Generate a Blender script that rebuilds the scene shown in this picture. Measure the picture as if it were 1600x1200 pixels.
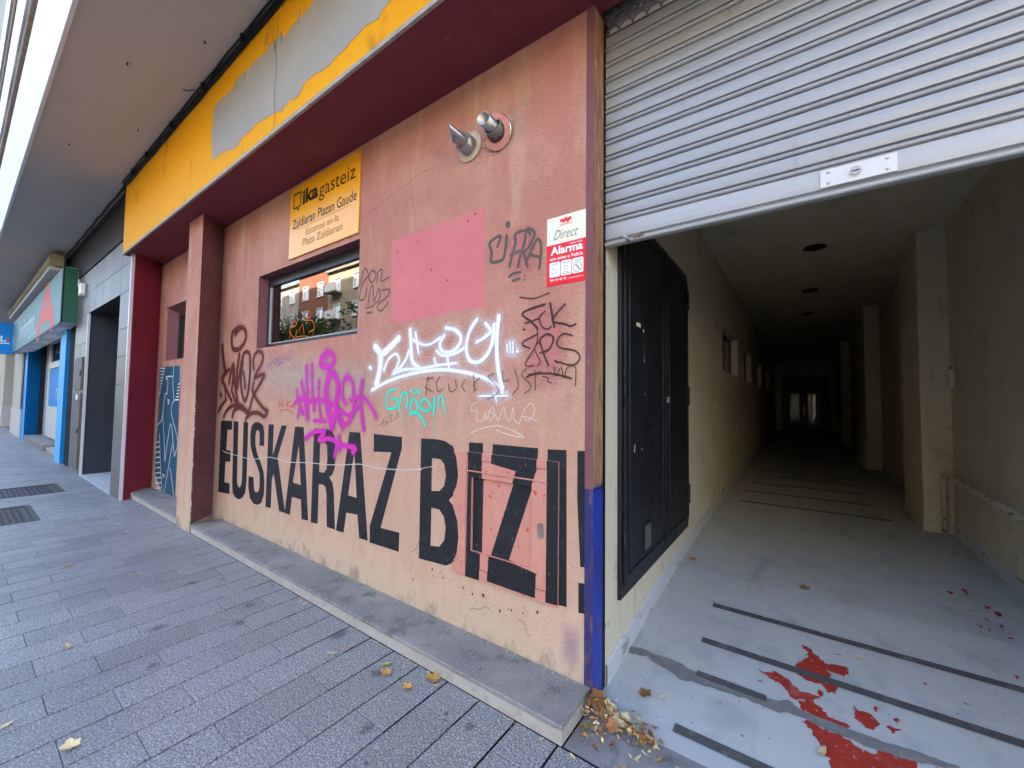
import bpy, bmesh, math, random
from math import radians, sin, cos, pi
from mathutils import Vector, Matrix, noise as mnoise
from mathutils.geometry import tessellate_polygon
random.seed(7)
for o in list(bpy.data.objects): bpy.data.objects.remove(o)
scene = bpy.context.scene
COL = scene.collection

# ---------------------------------------------------------------- camera
cam_d = bpy.data.cameras.new('camera'); cam = bpy.data.objects.new('camera', cam_d); COL.objects.link(cam)
cam_d.sensor_width = 36.0; cam_d.lens = 14.101; cam_d.clip_start = 0.05; cam_d.clip_end = 600
def cam_axes(yaw, pitch, roll):
    f = Vector((-sin(yaw)*cos(pitch), cos(yaw)*cos(pitch), sin(pitch)))
    r = Vector((cos(yaw), sin(yaw), 0)); u = r.cross(f)
    return r*cos(roll)+u*sin(roll), -r*sin(roll)+u*cos(roll), f
_r, _u, _f = cam_axes(radians(35.5355), radians(2.42404), radians(0.695886))
cam.matrix_world = Matrix(((_r.x,_u.x,-_f.x,0),(_r.y,_u.y,-_f.y,0),(_r.z,_u.z,-_f.z,1.5),(0,0,0,1)))
scene.camera = cam

# ---------------------------------------------------------------- sky, sun, exposure
SUN_EL, SUN_AZ = radians(30), radians(20)          # sun stands behind the building, azimuth measured from +y towards +x
world = bpy.data.worlds.new('World'); scene.world = world; world.use_nodes = True
wn = world.node_tree; wn.nodes.clear()
sky = wn.nodes.new('ShaderNodeTexSky'); sky.sky_type = 'NISHITA'; sky.sun_disc = False
sky.sun_elevation = SUN_EL; sky.sun_rotation = SUN_AZ; sky.dust_density = 4.5; sky.air_density = 0.8; sky.ozone_density = 0.3
bg = wn.nodes.new('ShaderNodeBackground'); bg.inputs['Strength'].default_value = 0.15
wo = wn.nodes.new('ShaderNodeOutputWorld')
wn.links.new(sky.outputs[0], bg.inputs[0]); wn.links.new(bg.outputs[0], wo.inputs[0])
sun_d = bpy.data.lights.new('sun', 'SUN'); sun_d.energy = 5.0; sun_d.angle = radians(0.5); sun_d.color = (1.0, 0.83, 0.62)
sun = bpy.data.objects.new('sun', sun_d); COL.objects.link(sun)
_d = Vector((sin(SUN_AZ)*cos(SUN_EL), cos(SUN_AZ)*cos(SUN_EL), sin(SUN_EL)))
sun.rotation_euler = _d.to_track_quat('Z', 'Y').to_euler(); sun.location = (0, 10, 40)
vs = scene.view_settings
vs.view_transform = 'Standard'; vs.look = 'None'; vs.exposure = 3.72; vs.gamma = 1.0; vs.use_curve_mapping = False
scene.cycles.use_denoising = True
scene.cycles.max_bounces = 10; scene.cycles.diffuse_bounces = 6; scene.cycles.transparent_max_bounces = 24

# ---------------------------------------------------------------- helpers: materials
MATS = {}
def mat(name, col, rough=.8, spec=.3, metal=0., layers=(), bump=(), coat=0., ior=None, rough_var=0.):
    """layers: (noise scale, lo, hi, colour, opacity[, (sx,sy,sz)[, detail]]); bump: (scale, strength, distance)"""
    m = bpy.data.materials.new(name); m.use_nodes = True; nt = m.node_tree; N = nt.nodes; L = nt.links
    b = N['Principled BSDF']
    geo = N.new('ShaderNodeNewGeometry')
    cur = N.new('ShaderNodeRGB'); cur.outputs[0].default_value = (*col, 1); cur = cur.outputs[0]
    for k, ly in enumerate(layers):
        sc, lo, hi, c2, op = ly[:5]; st = ly[5] if len(ly) > 5 else (1,1,1); det = ly[6] if len(ly) > 6 else 5
        mp = N.new('ShaderNodeMapping'); mp.inputs['Scale'].default_value = st; mp.inputs['Location'].default_value = (k*3.7, k*1.3, k*2.1)
        L.new(geo.outputs['Position'], mp.inputs['Vector'])
        nz = N.new('ShaderNodeTexNoise'); nz.inputs['Scale'].default_value = sc; nz.inputs['Detail'].default_value = det; nz.inputs['Roughness'].default_value = .6
        L.new(mp.outputs[0], nz.inputs['Vector'])
        mr = N.new('ShaderNodeMapRange'); mr.interpolation_type = 'SMOOTHSTEP'
        mr.inputs[1].default_value = lo; mr.inputs[2].default_value = hi; mr.inputs[3].default_value = 0; mr.inputs[4].default_value = op
        L.new(nz.outputs[0], mr.inputs[0])
        mx = N.new('ShaderNodeMix'); mx.data_type = 'RGBA'; L.new(mr.outputs[0], mx.inputs['Factor'])
        L.new(cur, mx.inputs['A']); mx.inputs['B'].default_value = (*c2, 1); cur = mx.outputs['Result']
    L.new(cur, b.inputs['Base Color'])
    b.inputs['Roughness'].default_value = rough; b.inputs['Specular IOR Level'].default_value = spec; b.inputs['Metallic'].default_value = metal
    b.inputs['Coat Weight'].default_value = coat
    if ior: b.inputs['IOR'].default_value = ior
    if rough_var:
        nz = N.new('ShaderNodeTexNoise'); nz.inputs['Scale'].default_value = 6; nz.inputs['Detail'].default_value = 6
        L.new(geo.outputs['Position'], nz.inputs['Vector'])
        mr = N.new('ShaderNodeMapRange'); mr.inputs[1].default_value=.3; mr.inputs[2].default_value=.7; mr.inputs[3].default_value = rough-rough_var; mr.inputs[4].default_value = rough+rough_var
        L.new(nz.outputs[0], mr.inputs[0]); L.new(mr.outputs[0], b.inputs['Roughness'])
    prev = None
    for (sc, stg, dist) in bump:
        nz = N.new('ShaderNodeTexNoise'); nz.inputs['Scale'].default_value = sc; nz.inputs['Detail'].default_value = 4
        L.new(geo.outputs['Position'], nz.inputs['Vector'])
        bp = N.new('ShaderNodeBump'); bp.inputs['Strength'].default_value = stg; bp.inputs['Distance'].default_value = dist
        L.new(nz.outputs[0], bp.inputs['Height'])
        if prev: L.new(prev, bp.inputs['Normal'])
        prev = bp.outputs[0]
    if prev: L.new(prev, b.inputs['Normal'])
    MATS[name] = m
    return m
def tint_by_object(m, amount):
    """per-object tone variation (paving stones, tiles, leaves)"""
    nt = m.node_tree; b = nt.nodes['Principled BSDF']; src = b.inputs['Base Color'].links[0].from_socket
    oi = nt.nodes.new('ShaderNodeObjectInfo'); mr = nt.nodes.new('ShaderNodeMapRange')
    mr.inputs[3].default_value = 1-amount; mr.inputs[4].default_value = 1+amount
    nt.links.new(oi.outputs['Random'], mr.inputs[0])
    hs = nt.nodes.new('ShaderNodeHueSaturation'); nt.links.new(mr.outputs[0], hs.inputs['Value']); nt.links.new(src, hs.inputs['Color'])
    nt.links.new(hs.outputs[0], b.inputs['Base Color'])
    return m
def spray(name, col, soft=.35, rough=.7, density=1.0, grain=220.):
    """paint with a soft, grainy edge: attribute 'edge' is 0 on the stroke's centre line and 1 at its rim"""
    m = bpy.data.materials.new(name); m.use_nodes = True; nt = m.node_tree; N = nt.nodes; L = nt.links
    b = N['Principled BSDF']; b.inputs['Base Color'].default_value = (*col, 1); b.inputs['Roughness'].default_value = rough
    b.inputs['Specular IOR Level'].default_value = .25
    at = N.new('ShaderNodeAttribute'); at.attribute_name = 'edge'
    geo = N.new('ShaderNodeNewGeometry'); nz = N.new('ShaderNodeTexNoise'); nz.inputs['Scale'].default_value = grain; nz.inputs['Detail'].default_value = 3
    L.new(geo.outputs['Position'], nz.inputs['Vector'])
    nm = N.new('ShaderNodeMath'); nm.operation = 'MULTIPLY_ADD'; L.new(nz.outputs[0], nm.inputs[0]); nm.inputs[1].default_value = .5; nm.inputs[2].default_value = -.25
    ad = N.new('ShaderNodeMath'); ad.operation = 'ADD'; L.new(at.outputs['Fac'], ad.inputs[0]); L.new(nm.outputs[0], ad.inputs[1])
    mr = N.new('ShaderNodeMapRange'); mr.interpolation_type = 'SMOOTHSTEP'
    mr.inputs[1].default_value = 1-soft; mr.inputs[2].default_value = 1.0; mr.inputs[3].default_value = density; mr.inputs[4].default_value = 0
    L.new(ad.outputs[0], mr.inputs[0]); L.new(mr.outputs[0], b.inputs['Alpha'])
    bn = N.new('ShaderNodeTexNoise'); bn.inputs['Scale'].default_value = 170; L.new(geo.outputs['Position'], bn.inputs['Vector'])
    bp = N.new('ShaderNodeBump'); bp.inputs['Strength'].default_value = .35; bp.inputs['Distance'].default_value = .003
    L.new(bn.outputs[0], bp.inputs['Height']); L.new(bp.outputs[0], b.inputs['Normal'])
    MATS[name] = m
    return m

# ---------------------------------------------------------------- helpers: objects
def tag(o, label=None, cat=None, group=None, kind=None):
    if label: o['label'] = label
    if cat: o['category'] = cat
    if group: o['group'] = group
    if kind: o['kind'] = kind
    return o
def empty(name, loc, label, cat, group=None):
    o = bpy.data.objects.new(name, None); o.location = loc; o.empty_display_size = .2; COL.objects.link(o)
    return tag(o, label, cat, group)
def world_loc(o):
    return o.location.copy() if o.parent is None else world_loc(o.parent)+o.matrix_parent_inverse.translation+o.location
def attach(o, parent):
    """parent a part whose mesh is in world coordinates"""
    if parent is not None:
        o.parent = parent; o.matrix_parent_inverse = Matrix.Translation(-world_loc(parent))
    return o
class MB:
    """collects geometry in world coordinates; build() links it as ONE mesh object"""
    def __init__(s): s.v = []; s.f = []; s.e = {}; s.smooth = []
    def add(s, vs, fs, smooth=False):
        n = len(s.v); s.v += [tuple(p) for p in vs]
        for f in fs: s.f.append([n+i for i in f]); s.smooth.append(smooth)
        return s
    def box(s, x0, x1, y0, y1, z0, z1):
        vs = [(x0,y0,z0),(x1,y0,z0),(x1,y1,z0),(x0,y1,z0),(x0,y0,z1),(x1,y0,z1),(x1,y1,z1),(x0,y1,z1)]
        return s.add(vs, [(0,3,2,1),(4,5,6,7),(0,1,5,4),(1,2,6,5),(2,3,7,6),(3,0,4,7)])
    def quad(s, a, b, c, d): return s.add([a,b,c,d], [(0,1,2,3)])
    def prism(s, pts, z0, z1):
        """plan polygon (counter-clockwise) raised from z0 to z1"""
        n = len(pts); vs = [(x,y,z0) for x,y in pts]+[(x,y,z1) for x,y in pts]
        fs = [tuple(range(n))[::-1], tuple(range(n,2*n))]+[(i,(i+1)%n,n+(i+1)%n,n+i) for i in range(n)]
        return s.add(vs, fs)
    def extrude_x(s, prof, x0, x1, smooth=False, caps=True):
        """profile of (y,z) points, closed, swept along x"""
        n = len(prof); vs = [(x0,y,z) for y,z in prof]+[(x1,y,z) for y,z in prof]
        fs = [(i,(i+1)%n,n+(i+1)%n,n+i) for i in range(n)]
        s.add(vs, fs, smooth)
        if caps: s.f += [[len(s.v)-2*n+i for i in range(n)][::-1], [len(s.v)-n+i for i in range(n)]]; s.smooth += [False, False]
        return s
    def tube(s, pts, r, n=8, smooth=True, caps=True):
        pts = [Vector(p) for p in pts]; rs = r if isinstance(r, (list, tuple)) else [r]*len(pts)
        base = len(s.v); prev = None
        for i, p in enumerate(pts):
            d = (pts[min(i+1,len(pts)-1)]-pts[max(i-1,0)]).normalized()
            if prev is None:
                a = d.orthogonal().normalized()
            else:
                a = (prev-d*prev.dot(d))
                a = a.normalized() if a.length > 1e-6 else d.orthogonal().normalized()
            prev = a; b = d.cross(a)
            for k in range(n):
                t = 2*pi*k/n; q = p+(a*cos(t)+b*sin(t))*rs[i]; s.v.append(tuple(q))
        for i in range(len(pts)-1):
            for k in range(n):
                s.f.append([base+i*n+k, base+i*n+(k+1)%n, base+(i+1)*n+(k+1)%n, base+(i+1)*n+k]); s.smooth.append(smooth)
        if caps:
            s.f.append([base+k for k in range(n)][::-1]); s.smooth.append(False)
            s.f.append([base+(len(pts)-1)*n+k for k in range(n)]); s.smooth.append(False)
        return s
    def ring(s, c, axis, r0, r1, h, n=20):
        """flat annulus / washer with thickness h along axis"""
        c = Vector(c); ax = Vector(axis).normalized(); a = ax.orthogonal().normalized(); b = ax.cross(a)
        base = len(s.v)
        for (rr, hh) in ((r0,0),(r1,0),(r1,h),(r0,h)):
            for k in range(n):
                t = 2*pi*k/n; s.v.append(tuple(c+(a*cos(t)+b*sin(t))*rr+ax*hh))
        for q in range(4):
            for k in range(n):
                s.f.append([base+q*n+k, base+q*n+(k+1)%n, base+((q+1)%4)*n+(k+1)%n, base+((q+1)%4)*n+k]); s.smooth.append(False)
        return s
    def mesh(s, name, m, bevel=0.):
        me = bpy.data.meshes.new(name); me.from_pydata(s.v, [], s.f); me.polygons.foreach_set('use_smooth', s.smooth)
        if s.e:
            at = me.attributes.new('edge', 'FLOAT', 'POINT'); at.data.foreach_set('value', [s.e.get(i, 0.) for i in range(len(s.v))])
        bm = bmesh.new(); bm.from_mesh(me)
        if not s.e: bmesh.ops.recalc_face_normals(bm, faces=bm.faces)
        if bevel:
            es = [e for e in bm.edges if len(e.link_faces) == 2 and e.calc_face_angle(0) > .5]
            bmesh.ops.bevel(bm, geom=es, offset=bevel, segments=1, affect='EDGES', profile=.5)
        bm.to_mesh(me); bm.free()
        if m: me.materials.append(m)
        return me
    def build(s, name, m, parent=None, bevel=0.):
        o = bpy.data.objects.new(name, s.mesh(name, m, bevel)); COL.objects.link(o)
        return attach(o, parent)
def B(*a): return MB().box(*a)
def inst(name, me, loc, parent=None, rot=(0,0,0), scale=(1,1,1)):
    o = bpy.data.objects.new(name, me); COL.objects.link(o); attach(o, parent)
    o.location = loc; o.rotation_euler = rot; o.scale = scale
    return o
def copy_tree(o, parent=None):
    c = o.copy(); COL.objects.link(c)
    if parent is not None: c.parent = parent
    for ch in list(o.children): copy_tree(ch, c)
    return c

# ---- flat paint and lettering laid on a vertical wall (x,z) at depth y, or on a floor
def wall_holes(x0, x1, z0, z1, holes):
    """rectangles that tile a wall around rectangular holes"""
    xs = sorted({x0, x1, *[h[0] for h in holes], *[h[1] for h in holes]}); zs = sorted({z0, z1, *[h[2] for h in holes], *[h[3] for h in holes]})
    out = []
    for i in range(len(xs)-1):
        for j in range(len(zs)-1):
            cx, cz = (xs[i]+xs[i+1])/2, (zs[j]+zs[j+1])/2
            if not any(h[0] < cx < h[1] and h[2] < cz < h[3] for h in holes): out.append((xs[i], xs[i+1], zs[j], zs[j+1]))
    return out
def clip_poly(poly, r):
    for ax, lim, sg in ((0,r[0],1),(0,r[1],-1),(1,r[2],1),(1,r[3],-1)):
        out = []
        for i in range(len(poly)):
            a, b = poly[i-1], poly[i]; da, db = sg*(a[ax]-lim), sg*(b[ax]-lim)
            if (da < 0) != (db < 0):
                t = da/(da-db); out.append((a[0]+(b[0]-a[0])*t, a[1]+(b[1]-a[1])*t))
            if db >= 0: out.append(b)
        poly = out
        if len(poly) < 3: return []
    return poly
def tess(outer, holes=()):
    loops = [[Vector((x,z,0)) for x,z in l] for l in (outer, *holes)]; flat = [p for l in loops for p in l]
    return [[(flat[i].x, flat[i].y) for i in t] for t in tessellate_polygon(loops)]
def smooth_line(pts, k=4):
    if len(pts) < 3: return pts
    P = [pts[0]]+list(pts)+[pts[-1]]; out = []
    for i in range(1, len(P)-2):
        p0,p1,p2,p3 = P[i-1:i+3]
        for j in range(k):
            t = j/k
            out.append(tuple(.5*((2*p1[q])+(-p0[q]+p2[q])*t+(2*p0[q]-5*p1[q]+4*p2[q]-p3[q])*t*t+(-p0[q]+3*p1[q]-3*p2[q]+p3[q])*t**3) for q in (0,1)))
    out.append(tuple(pts[-1])); return out
def brush(mb, strokes, y, dy=.00022, grow=1.25, taper=0.):
    """painted strokes on the wall: ribbons with round ends, one stroke a hair above the one before"""
    for k, (w, pts) in enumerate(strokes):
        p = smooth_line(pts); n = len(p); yy = y-k*dy; hw = w*grow/2; base = len(mb.v)
        for i in range(n):
            a, b = p[max(i-1,0)], p[min(i+1,n-1)]; tx, tz = b[0]-a[0], b[1]-a[1]; l = math.hypot(tx,tz) or 1; nx, nz = -tz/l, tx/l
            h = hw*(1-taper*abs(2*i/(n-1)-1)) if n > 1 else hw
            h *= 1+.13*mnoise.noise(Vector((p[i][0]*23, p[i][1]*23, k)))
            yk = yy-i*.000006
            for sgn, e in ((-1,1),(0,0),(1,1)):
                mb.e[len(mb.v)] = e; mb.v.append((p[i][0]+nx*h*sgn, yk, p[i][1]+nz*h*sgn))
        for i in range(n-1):
            q = base+3*i
            mb.f += [[q,q+1,q+4,q+3],[q+1,q+2,q+5,q+4]]; mb.smooth += [False]*2
        for end, (i, sg) in enumerate(((0,-1),(n-1,1))):
            a, b = p[max(i-1,0)], p[min(i+1,n-1)]; tx, tz = b[0]-a[0], b[1]-a[1]; l = math.hypot(tx,tz) or 1
            tx, tz = tx/l*sg, tz/l*sg; nx, nz = -tz, tx; c = base+3*i+1; rim = []
            h = hw*(1-taper)
            for j in range(7):
                t = -pi/2+pi*j/6; dx, dz = tx*cos(t)+nx*sin(t), tz*cos(t)+nz*sin(t)
                mb.e[len(mb.v)] = 1; rim.append(len(mb.v)); mb.v.append((p[i][0]+dx*h, yy-i*.000006, p[i][1]+dz*h))
            for j in range(6): mb.f.append([c, rim[j], rim[j+1]]); mb.smooth.append(False)
    return mb
def rag(poly, step, amp, seed=0, fine=0.):
    """subdivide a closed outline and make it ragged"""
    out = []
    for i in range(len(poly)):
        a, b = poly[i], poly[(i+1)%len(poly)]; l = math.hypot(b[0]-a[0], b[1]-a[1]); n = max(1, int(l/step))
        for j in range(n):
            t = j/n; x, z = a[0]+(b[0]-a[0])*t, a[1]+(b[1]-a[1])*t
            o = mnoise.noise_vector(Vector((x*9/ max(step*20,.05), z*9/max(step*20,.05), seed*7.3)))
            f = mnoise.noise_vector(Vector((x*130, z*130, seed*3.1+9)))*fine
            out.append((x+o.x*amp+f.x, z+o.y*amp+f.y))
    return out
def flat_wall(name, poly, y, m, parent, holes=()):
    mb = MB()
    for t in tess(poly, holes): mb.add([(x,y,z) for x,z in t], [(0,1,2)])
    return mb.build(name, m, parent)
def text_tris(body, x0, x1, z0, z1, bold=0., shear=0.):
    """built-in font, fitted to a box; returns triangles in (x,z)"""
    cu = bpy.data.curves.new('t', 'FONT'); cu.body = body; cu.size = 1; cu.offset = bold; cu.shear = shear; cu.resolution_u = 3
    ob = bpy.data.objects.new('t', cu); COL.objects.link(ob)
    bpy.context.view_layer.update()
    me = ob.evaluated_get(bpy.context.evaluated_depsgraph_get()).to_mesh(); me.calc_loop_triangles()
    co = [v.co.copy() for v in me.vertices]; tr = [list(t.vertices) for t in me.loop_triangles]
    bpy.data.objects.remove(ob); bpy.data.curves.remove(cu)
    if not co: return []
    ax, bx = min(c.x for c in co), max(c.x for c in co); az, bz = min(c.y for c in co), max(c.y for c in co)
    fx, fz = (x1-x0)/(bx-ax), (z1-z0)/(bz-az)
    co = [(x0+(c.x-ax)*fx, z0+(c.y-az)*fz) for c in co]
    return [[co[i] for i in t] for t in tr]
def text(name, body, x0, x1, z0, z1, y, m, parent, bold=0., shear=0., split=False):
    if split:                                               # one part per letter: triangles whose x spans overlap belong together
        tr = sorted(text_tris(body, x0, x1, z0, z1, bold, shear), key=lambda t: min(p[0] for p in t)); runs = []
        for t in tr:
            a, b = min(p[0] for p in t), max(p[0] for p in t)
            if runs and a < runs[-1][0]+1e-5: runs[-1][1].append(t); runs[-1][0] = max(runs[-1][0], b)
            else: runs.append([b, [t]])
        for _, ts in runs:
            mb = MB()
            for t in ts: mb.add([(x,y,z) for x,z in t], [(0,1,2)])
            mb.build(name, m, parent)
        return
    mb = MB()
    for t in text_tris(body, x0, x1, z0, z1, bold, shear): mb.add([(x,y,z) for x,z in t], [(0,1,2)])
    return tag(mb.build(name, m, parent), kind='stuff')     # small print

# ---------------------------------------------------------------- measured outlines: wall marks as (x, z) on the wall, floor marks as (x, y) on the floor
TAG_MAROON = [(.052,[(-5.236,2.305),(-5.394,2.264),(-5.411,2.163),(-5.361,2.069),(-5.199,2.053),(-5.063,2.114),(-5.02,2.198),(-5.078,2.279),(-5.196,2.296),(-5.309,2.234)]),(.06,[(-5.685,2.126),(-5.651,2.007),(-5.601,1.888),(-5.557,1.806)]),(.046,[(-5.447,1.831),(-5.652,1.739),(-5.569,1.646),(-5.34,1.459)]),(.027,[(-5.545,1.634),(-5.524,1.491)]),(.047,[(-5.43,1.672),(-5.4,1.778),(-5.342,1.883),(-5.317,1.776),(-5.351,1.576)]),(.049,[(-5.326,1.865),(-5.299,1.731),(-5.18,1.466)]),(.049,[(-5.179,1.991),(-5.224,1.773),(-5.195,1.619)]),(.042,[(-5.208,1.619),(-5.145,1.771),(-5.107,1.911),(-5.04,2.005),(-4.914,1.986),(-4.882,1.847),(-4.886,1.679),(-4.911,1.553),(-4.989,1.463),(-5.075,1.575),(-5.11,1.726),(-5.08,1.899)]),(.036,[(-5.044,1.778),(-5.004,1.681),(-4.99,1.606)]),(.035,[(-4.779,1.812),(-4.809,1.886),(-4.78,1.958),(-4.691,1.999),(-4.585,1.957),(-4.59,1.876),(-4.706,1.778),(-4.759,1.718)]),(.035,[(-4.759,1.718),(-4.534,1.748),(-4.584,1.683),(-4.69,1.593),(-4.776,1.522),(-4.857,1.365)]),(.035,[(-4.777,1.656),(-4.802,1.594),(-4.741,1.522),(-4.584,1.421),(-4.437,1.365)]),(.041,[(-4.437,1.365),(-4.487,1.309),(-4.622,1.34),(-4.783,1.336),(-4.899,1.291),(-4.94,1.258)]),(.039,[(-5.711,1.333),(-5.63,1.404),(-5.493,1.469)]),(.042,[(-5.544,1.275),(-5.44,1.363),(-5.267,1.41),(-5.033,1.403)]),(.043,[(-5.307,1.542),(-5.219,1.455),(-5.032,1.393),(-4.892,1.343)]),(.039,[(-5.295,1.283),(-5.248,1.356),(-5.108,1.386),(-4.903,1.338)]),(.039,[(-5.674,1.542),(-5.637,1.519)])]
TAG_MAGENTA = [(.044,[(-3.349,1.908),(-3.436,1.854),(-3.432,1.787),(-3.306,1.778),(-3.227,1.811),(-3.253,1.876),(-3.349,1.905),(-3.381,1.831)]),(.033,[(-3.845,1.571),(-3.796,1.459),(-3.721,1.361)]),(.034,[(-3.879,1.451),(-3.799,1.504),(-3.702,1.481)]),(.028,[(-3.814,1.316),(-3.773,1.445)]),(.036,[(-3.762,1.654),(-3.704,1.515),(-3.636,1.323)]),(.037,[(-3.683,1.797),(-3.655,1.57),(-3.626,1.326)]),(.036,[(-3.589,1.8),(-3.564,1.57),(-3.527,1.396)]),(.031,[(-3.522,1.303),(-3.338,1.307)]),(.029,[(-3.454,1.662),(-3.46,1.516),(-3.407,1.333)]),(.032,[(-3.622,1.475),(-3.409,1.487),(-3.15,1.439)]),(.069,[(-3.291,1.717),(-3.337,1.568),(-3.284,1.388),(-3.235,1.263)]),(.055,[(-3.228,1.721),(-3.159,1.618),(-3.187,1.391),(-3.219,1.264)]),(.027,[(-3.153,1.593),(-3.169,1.467),(-3.144,1.342),(-3.069,1.256)]),(.035,[(-3.042,1.684),(-3.088,1.617),(-3.087,1.518),(-3.037,1.468)]),(.034,[(-3.042,1.688),(-2.955,1.649),(-2.925,1.542),(-2.923,1.422),(-2.97,1.324),(-3.022,1.291),(-3.077,1.32),(-3.121,1.405)]),(.035,[(-2.813,1.647),(-2.837,1.518),(-2.81,1.377),(-2.775,1.263)]),(.026,[(-2.968,1.491),(-2.837,1.518),(-2.737,1.484),(-2.623,1.369)]),(.029,[(-3.103,1.405),(-2.973,1.37),(-2.863,1.444)]),(.04,[(-3.653,1.135),(-3.54,1.195),(-3.321,1.22),(-3.432,1.136),(-3.248,1.161),(-3.067,1.121),(-2.878,1.111),(-2.912,1.075)]),(.032,[(-3.129,1.144),(-3.171,1.016)]),(.029,[(-3.114,1.194),(-3.097,1.072)])]
TAG_WHITE = [(.054,[(-2.66,1.906),(-2.591,1.837),(-2.601,1.721),(-2.634,1.617)]),(.05,[(-2.384,1.949),(-2.475,1.893),(-2.582,1.837)]),(.024,[(-2.689,1.571),(-2.474,1.64),(-2.222,1.686),(-1.978,1.703),(-1.783,1.688),(-1.591,1.647),(-1.46,1.591),(-1.426,1.554)]),(.022,[(-2.545,1.719),(-2.498,1.798),(-2.411,1.836),(-2.372,1.791),(-2.404,1.726),(-2.437,1.687),(-2.338,1.712),(-2.223,1.717)]),(.024,[(-2.402,1.698),(-2.307,1.777),(-2.263,1.851)]),(.033,[(-2.257,2.002),(-2.245,1.894),(-2.225,1.773),(-2.141,1.716)]),(.019,[(-2.222,1.925),(-2.15,1.892),(-2.057,1.88),(-1.948,1.919)]),(.019,[(-2.2,1.977),(-2.178,1.889),(-2.16,1.823)]),(.018,[(-2.313,1.72),(-2.144,1.718),(-1.979,1.733),(-1.798,1.741)]),(.026,[(-1.913,1.931),(-1.954,1.873),(-1.924,1.825),(-1.84,1.817),(-1.777,1.86),(-1.765,1.913),(-1.817,1.958),(-1.9,1.979)]),(.02,[(-1.982,1.832),(-1.924,1.797),(-1.813,1.803),(-1.731,1.835)]),(.016,[(-1.881,1.797),(-1.863,1.716)]),(.017,[(-2.002,1.783),(-1.979,1.731)]),(.025,[(-1.629,2.007),(-1.691,1.931),(-1.715,1.836),(-1.687,1.757),(-1.618,1.737),(-1.546,1.778),(-1.505,1.85),(-1.492,1.96)]),(.021,[(-1.63,1.864),(-1.56,1.891),(-1.519,1.925),(-1.561,1.976)]),(.028,[(-1.456,2.007),(-1.469,1.902),(-1.467,1.774),(-1.45,1.663),(-1.424,1.572)]),(.031,[(-2.72,1.749),(-2.701,1.739)]),(.009,[(-1.394,1.833),(-1.389,1.787)]),(.009,[(-1.372,1.847),(-1.367,1.779)]),(.009,[(-1.35,1.843),(-1.347,1.777)]),(.012,[(-1.319,1.79),(-1.313,1.784)]),(.011,[(-1.599,1.527),(-1.381,1.53)]),(.011,[(-1.48,1.545),(-1.464,1.498)])]
TAG_TURQUOISE = [(.02,[(-2.405,1.578),(-2.48,1.558),(-2.518,1.49),(-2.483,1.431),(-2.396,1.444),(-2.385,1.502),(-2.447,1.506)]),(.02,[(-2.358,1.434),(-2.344,1.514),(-2.304,1.557),(-2.272,1.525),(-2.276,1.447)]),(.019,[(-2.216,1.503),(-2.243,1.449),(-2.209,1.405),(-2.166,1.43),(-2.174,1.493),(-2.216,1.503)]),(.012,[(-2.234,1.557),(-2.187,1.578),(-2.128,1.557)]),(.012,[(-2.214,1.536),(-2.17,1.555),(-2.135,1.53)]),(.019,[(-2.076,1.505),(-2.118,1.494),(-2.132,1.451),(-2.074,1.423),(-2.03,1.453),(-2.061,1.492)]),(.025,[(-1.993,1.513),(-1.999,1.413)]),(.015,[(-1.954,1.455),(-1.949,1.521),(-1.916,1.516),(-1.896,1.414)]),(.023,[(-2.237,1.401),(-2.165,1.408),(-2.118,1.378),(-2.083,1.333)]),(.004,[(-2.311,1.426),(-2.311,1.328)]),(.004,[(-2.251,1.395),(-2.245,1.308)]),(.005,[(-1.997,1.403),(-1.99,1.245)]),(.004,[(-2.074,1.333),(-2.073,1.302)]),(.004,[(-2.345,1.437),(-2.345,1.349)])]
TAG_GREY = [(.019,[(-1.477,2.439),(-1.454,2.497),(-1.505,2.491),(-1.54,2.469),(-1.522,2.413),(-1.528,2.366),(-1.515,2.348),(-1.444,2.346),(-1.421,2.384),(-1.408,2.489)]),(.035,[(-1.402,2.559),(-1.398,2.552)]),(.018,[(-1.384,2.296),(-1.368,2.358),(-1.343,2.429),(-1.341,2.486),(-1.261,2.486),(-1.239,2.458)]),(.017,[(-1.378,2.366),(-1.313,2.376)]),(.018,[(-1.324,2.284),(-1.302,2.36),(-1.278,2.422),(-1.261,2.494),(-1.21,2.459),(-1.242,2.392),(-1.284,2.363)]),(.017,[(-1.284,2.363),(-1.257,2.275)]),(.016,[(-1.257,2.317),(-1.208,2.399),(-1.182,2.416),(-1.165,2.368),(-1.177,2.246)]),(.015,[(-1.242,2.34),(-1.176,2.312)]),(.015,[(-1.385,2.236),(-1.348,2.251),(-1.303,2.249)]),(.015,[(-1.357,2.207),(-1.311,2.212)]),(.012,[(-1.274,2.223),(-1.273,2.22)]),(.009,[(-1.274,2.201),(-1.273,2.198)])]
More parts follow.
